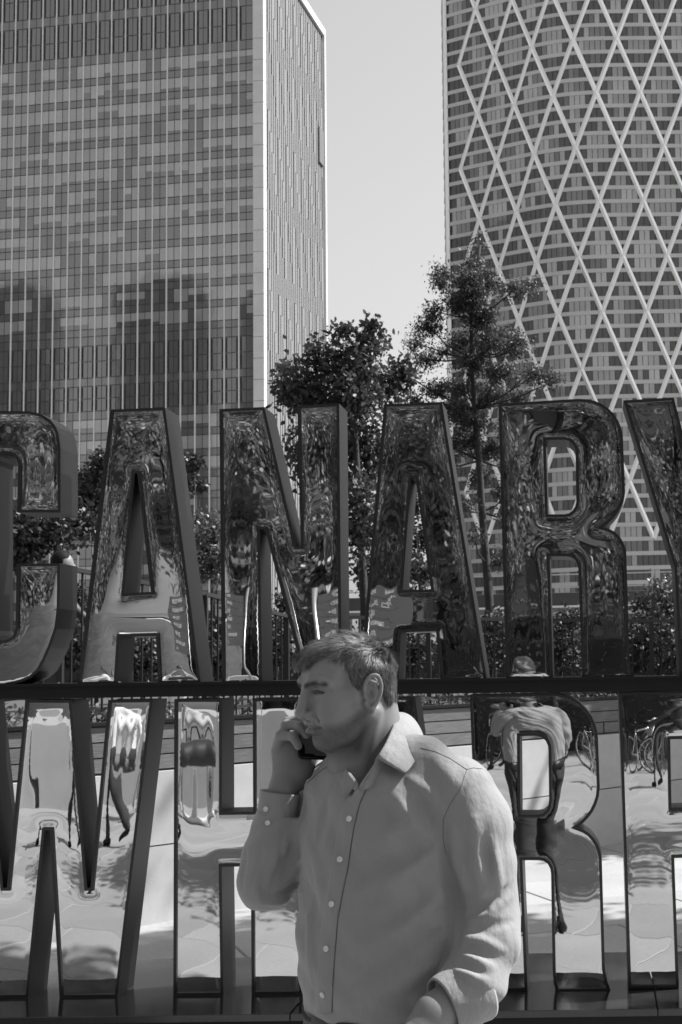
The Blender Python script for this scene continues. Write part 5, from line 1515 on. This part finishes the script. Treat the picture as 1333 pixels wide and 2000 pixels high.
# parked bicycles
M_CHR = mat('bright_cycle_metal', .7, .2, metal=1); M_TYRE = mat('tyre_rubber', .015, .7)
def bicycle(label, x, y, a_, fr):
    r = root('bicycle', Vector((x, y, 0)), label, 'bicycle', 'bicycles parked by the hedge'); ca_, sa_ = math.cos(a_), math.sin(a_)
    def q(u, z, w=0): return Vector((x + ca_*u - sa_*w, y + sa_*u + ca_*w, z))
    for cx_ in (-.52, .52):
        wr = MB().tube([q(cx_ + .33*math.cos(t), .35 + .33*math.sin(t)) for t in np.linspace(0, 6.2832, 25)], .018, 6, cap=False).build('wheel', M_TYRE, r, smooth=True)
        MB().tube([q(cx_ + .305*math.cos(t), .35 + .305*math.sin(t)) for t in np.linspace(0, 6.2832, 25)], .009, 5, cap=False).build('rim', M_CHR, wr)
        sp = MB()
        for t in np.linspace(0, 3.1416, 9)[:-1]: sp.tube([q(cx_ + .3*math.cos(t), .35 + .3*math.sin(t)), q(cx_ - .3*math.cos(t), .35 - .3*math.sin(t))], .0025, 3)
        so = sp.build('spokes', M_CHR, wr); so['kind'] = 'stuff'
    f_ = MB()
    for A_, B_ in (((-.52, .35), (-.08, .32)), ((-.52, .35), (-.18, .80)), ((-.08, .32), (-.20, .88)), ((-.08, .32), (.36, .78)), ((-.18, .78), (.35, .84)), ((.52, .35), (.33, .95))):
        f_.tube([q(*A_), q(*B_)], .018, 6)
    f_.build('frame', fr, r, smooth=True)
    MB().tube([q(.33, .95), q(.36, 1.02), q(.42, 1.03, .12), q(.36, 1.0, .27)], .012, 6).tube([q(.36, 1.02), q(.42, 1.03, -.12), q(.36, 1.0, -.27)], .012, 6).build('handlebar', M_CHR, r, smooth=True)
    MB().tube([q(-.34, .93), q(-.2, .94), q(-.04, .92)], [.055, .05, .02], 8).build('saddle', M_BLACK, r, smooth=True)
    MB().tube([q(-.08, .32, -.05), q(-.08, .32, .05)], .09, 12).build('crank', M_CHR, r)
for i, (u, D, an) in enumerate(((1235, 23.2, .2), (1290, 23.6, -.15), (1010, 24.0, .1), (1345, 22.8, .3))):
    a = mir(u, 1500, D); bicycle('reflected parked bicycle, %s of the row by the hedge' % ['third from the right', 'second from the right', 'leftmost', 'rightmost'][i], a.x, a.y, an, [M_CHR, M_BAR, M_BAR, M_CHR][i])

# boy behind the railing, only his head above the lower arm of the C
hp = px(121, 1078, 13.4)
walker('boy whose dark-haired head shows between C and the first A', hp.x, hp.y, .35, M_JKT, M_TROUS, mat('black_hair', .010, .7, spec=.1), H=(hp.z-1.33)/1.0+.0, z0=1.33, stride=.1, h=.012, low=True) if (hp.z-1.33) > .9 else None

# dark office blocks behind the viewpoint that the glass tower reflects
M_BLK = mat('dark_block_glass', .02, .3, var=.3, vscale=.15); M_BLKB = mat('dark_block_band', .06, .5)
def reflect_at(u, v, Yb):
    s_ = None; d = pray(u, v).normalized(); o = Vector(EYE); t = ((Vector((c0.x, c0.y, 0)) - o).dot(fn))/d.dot(fn); F_ = o + d*t
    r = d - 2*d.dot(fn)*fn; k = (Yb - F_.y)/r.y; return F_ + r*k
for (ua, ub, vt, lab) in ((228, 352, 556, 'dark office block mirrored in the middle of the glass tower'), (-60, 44, 575, 'dark office block mirrored at the left edge of the glass tower'), (468, 520, 590, 'dark office block mirrored beside the pale corner pier')):
    Yb = -160.0; A_ = reflect_at(ua, vt, Yb); B_ = reflect_at(ub, vt, Yb); x0_, x1_ = min(A_.x, B_.x), max(A_.x, B_.x); zz = A_.z
    r = root('office_block', Vector(((x0_+x1_)/2, Yb-15, 0)), lab, 'building')
    MB().box(x0_, Yb-30, 0, x1_, Yb, zz).build('body', M_BLK, r)
    st_ = (x1_-x0_)*.3
    MB().box(x0_+st_, Yb-20, zz, x1_-st_*.4, Yb-4, zz+5).build('plant_room', M_BLK, r)
    for zf in np.arange(3, zz-1, 4.2): obj('floor_band', box_mesh('floor_band', x1_-x0_+.3, .3, .9, M_BLKB), r, Vector(((x0_+x1_)/2, Yb+.1, zf)) - worigin(r))

# unseen trees added right of the view to shade the paving and far wall
crown_tree('unseen_shade_tree', 'unseen tree added right of the frame to shade the paving by the sign', 7.0, 11.8, 13.0, 2.4, 401, n=12000, leaf=.2, material=M_LEAF, zlo=.6)
crown_tree('unseen_shade_tree', 'unseen tree added right of the frame to shade the far planter wall', 5.6, 17.6, 10.0, 2.3, 402, n=9000, leaf=.2, material=M_LEAF)
crown_tree('unseen_shade_tree', 'unseen tree added right of the viewpoint to shade the paving', 6.0, 2.2, 12.5, 2.5, 403, n=12000, leaf=.2, material=M_LEAF, zlo=.55)
crown_tree('unseen_shade_tree', 'unseen slender tree added right of the frame to shade the paving before the sign', 4.4, 7.6, 12.5, 1.5, 404, n=7000, leaf=.2, material=M_LEAF, zlo=.66)

# dark office range added across the plaza to block sky between mirrored trees
M_RNG = mat('dark_range_stone', .05, .6, var=.2, vscale=.3); M_RNGB = mat('range_band_stone', .11, .6, var=.1, vscale=.5)
rg = root('backdrop_office_range', Vector((-6, -47, 0)), 'long dark office range added behind the mirrored trees to block the sky', 'building')
MB().box(-60, -58, 0, 48, -46, 21).build('body', M_RNG, rg)
for zf in np.arange(3.2, 21, 3.6): obj('floor_band', box_mesh('floor_band', 108, .4, .9, M_RNGB), rg, Vector((-6, -45.9, zf)) - worigin(rg))
for xx in np.arange(-58, 48, 3.0): obj('pier', box_mesh('pier', .5, .5, 21, M_RNGB), rg, Vector((xx, -45.7, 10.5)) - worigin(rg))
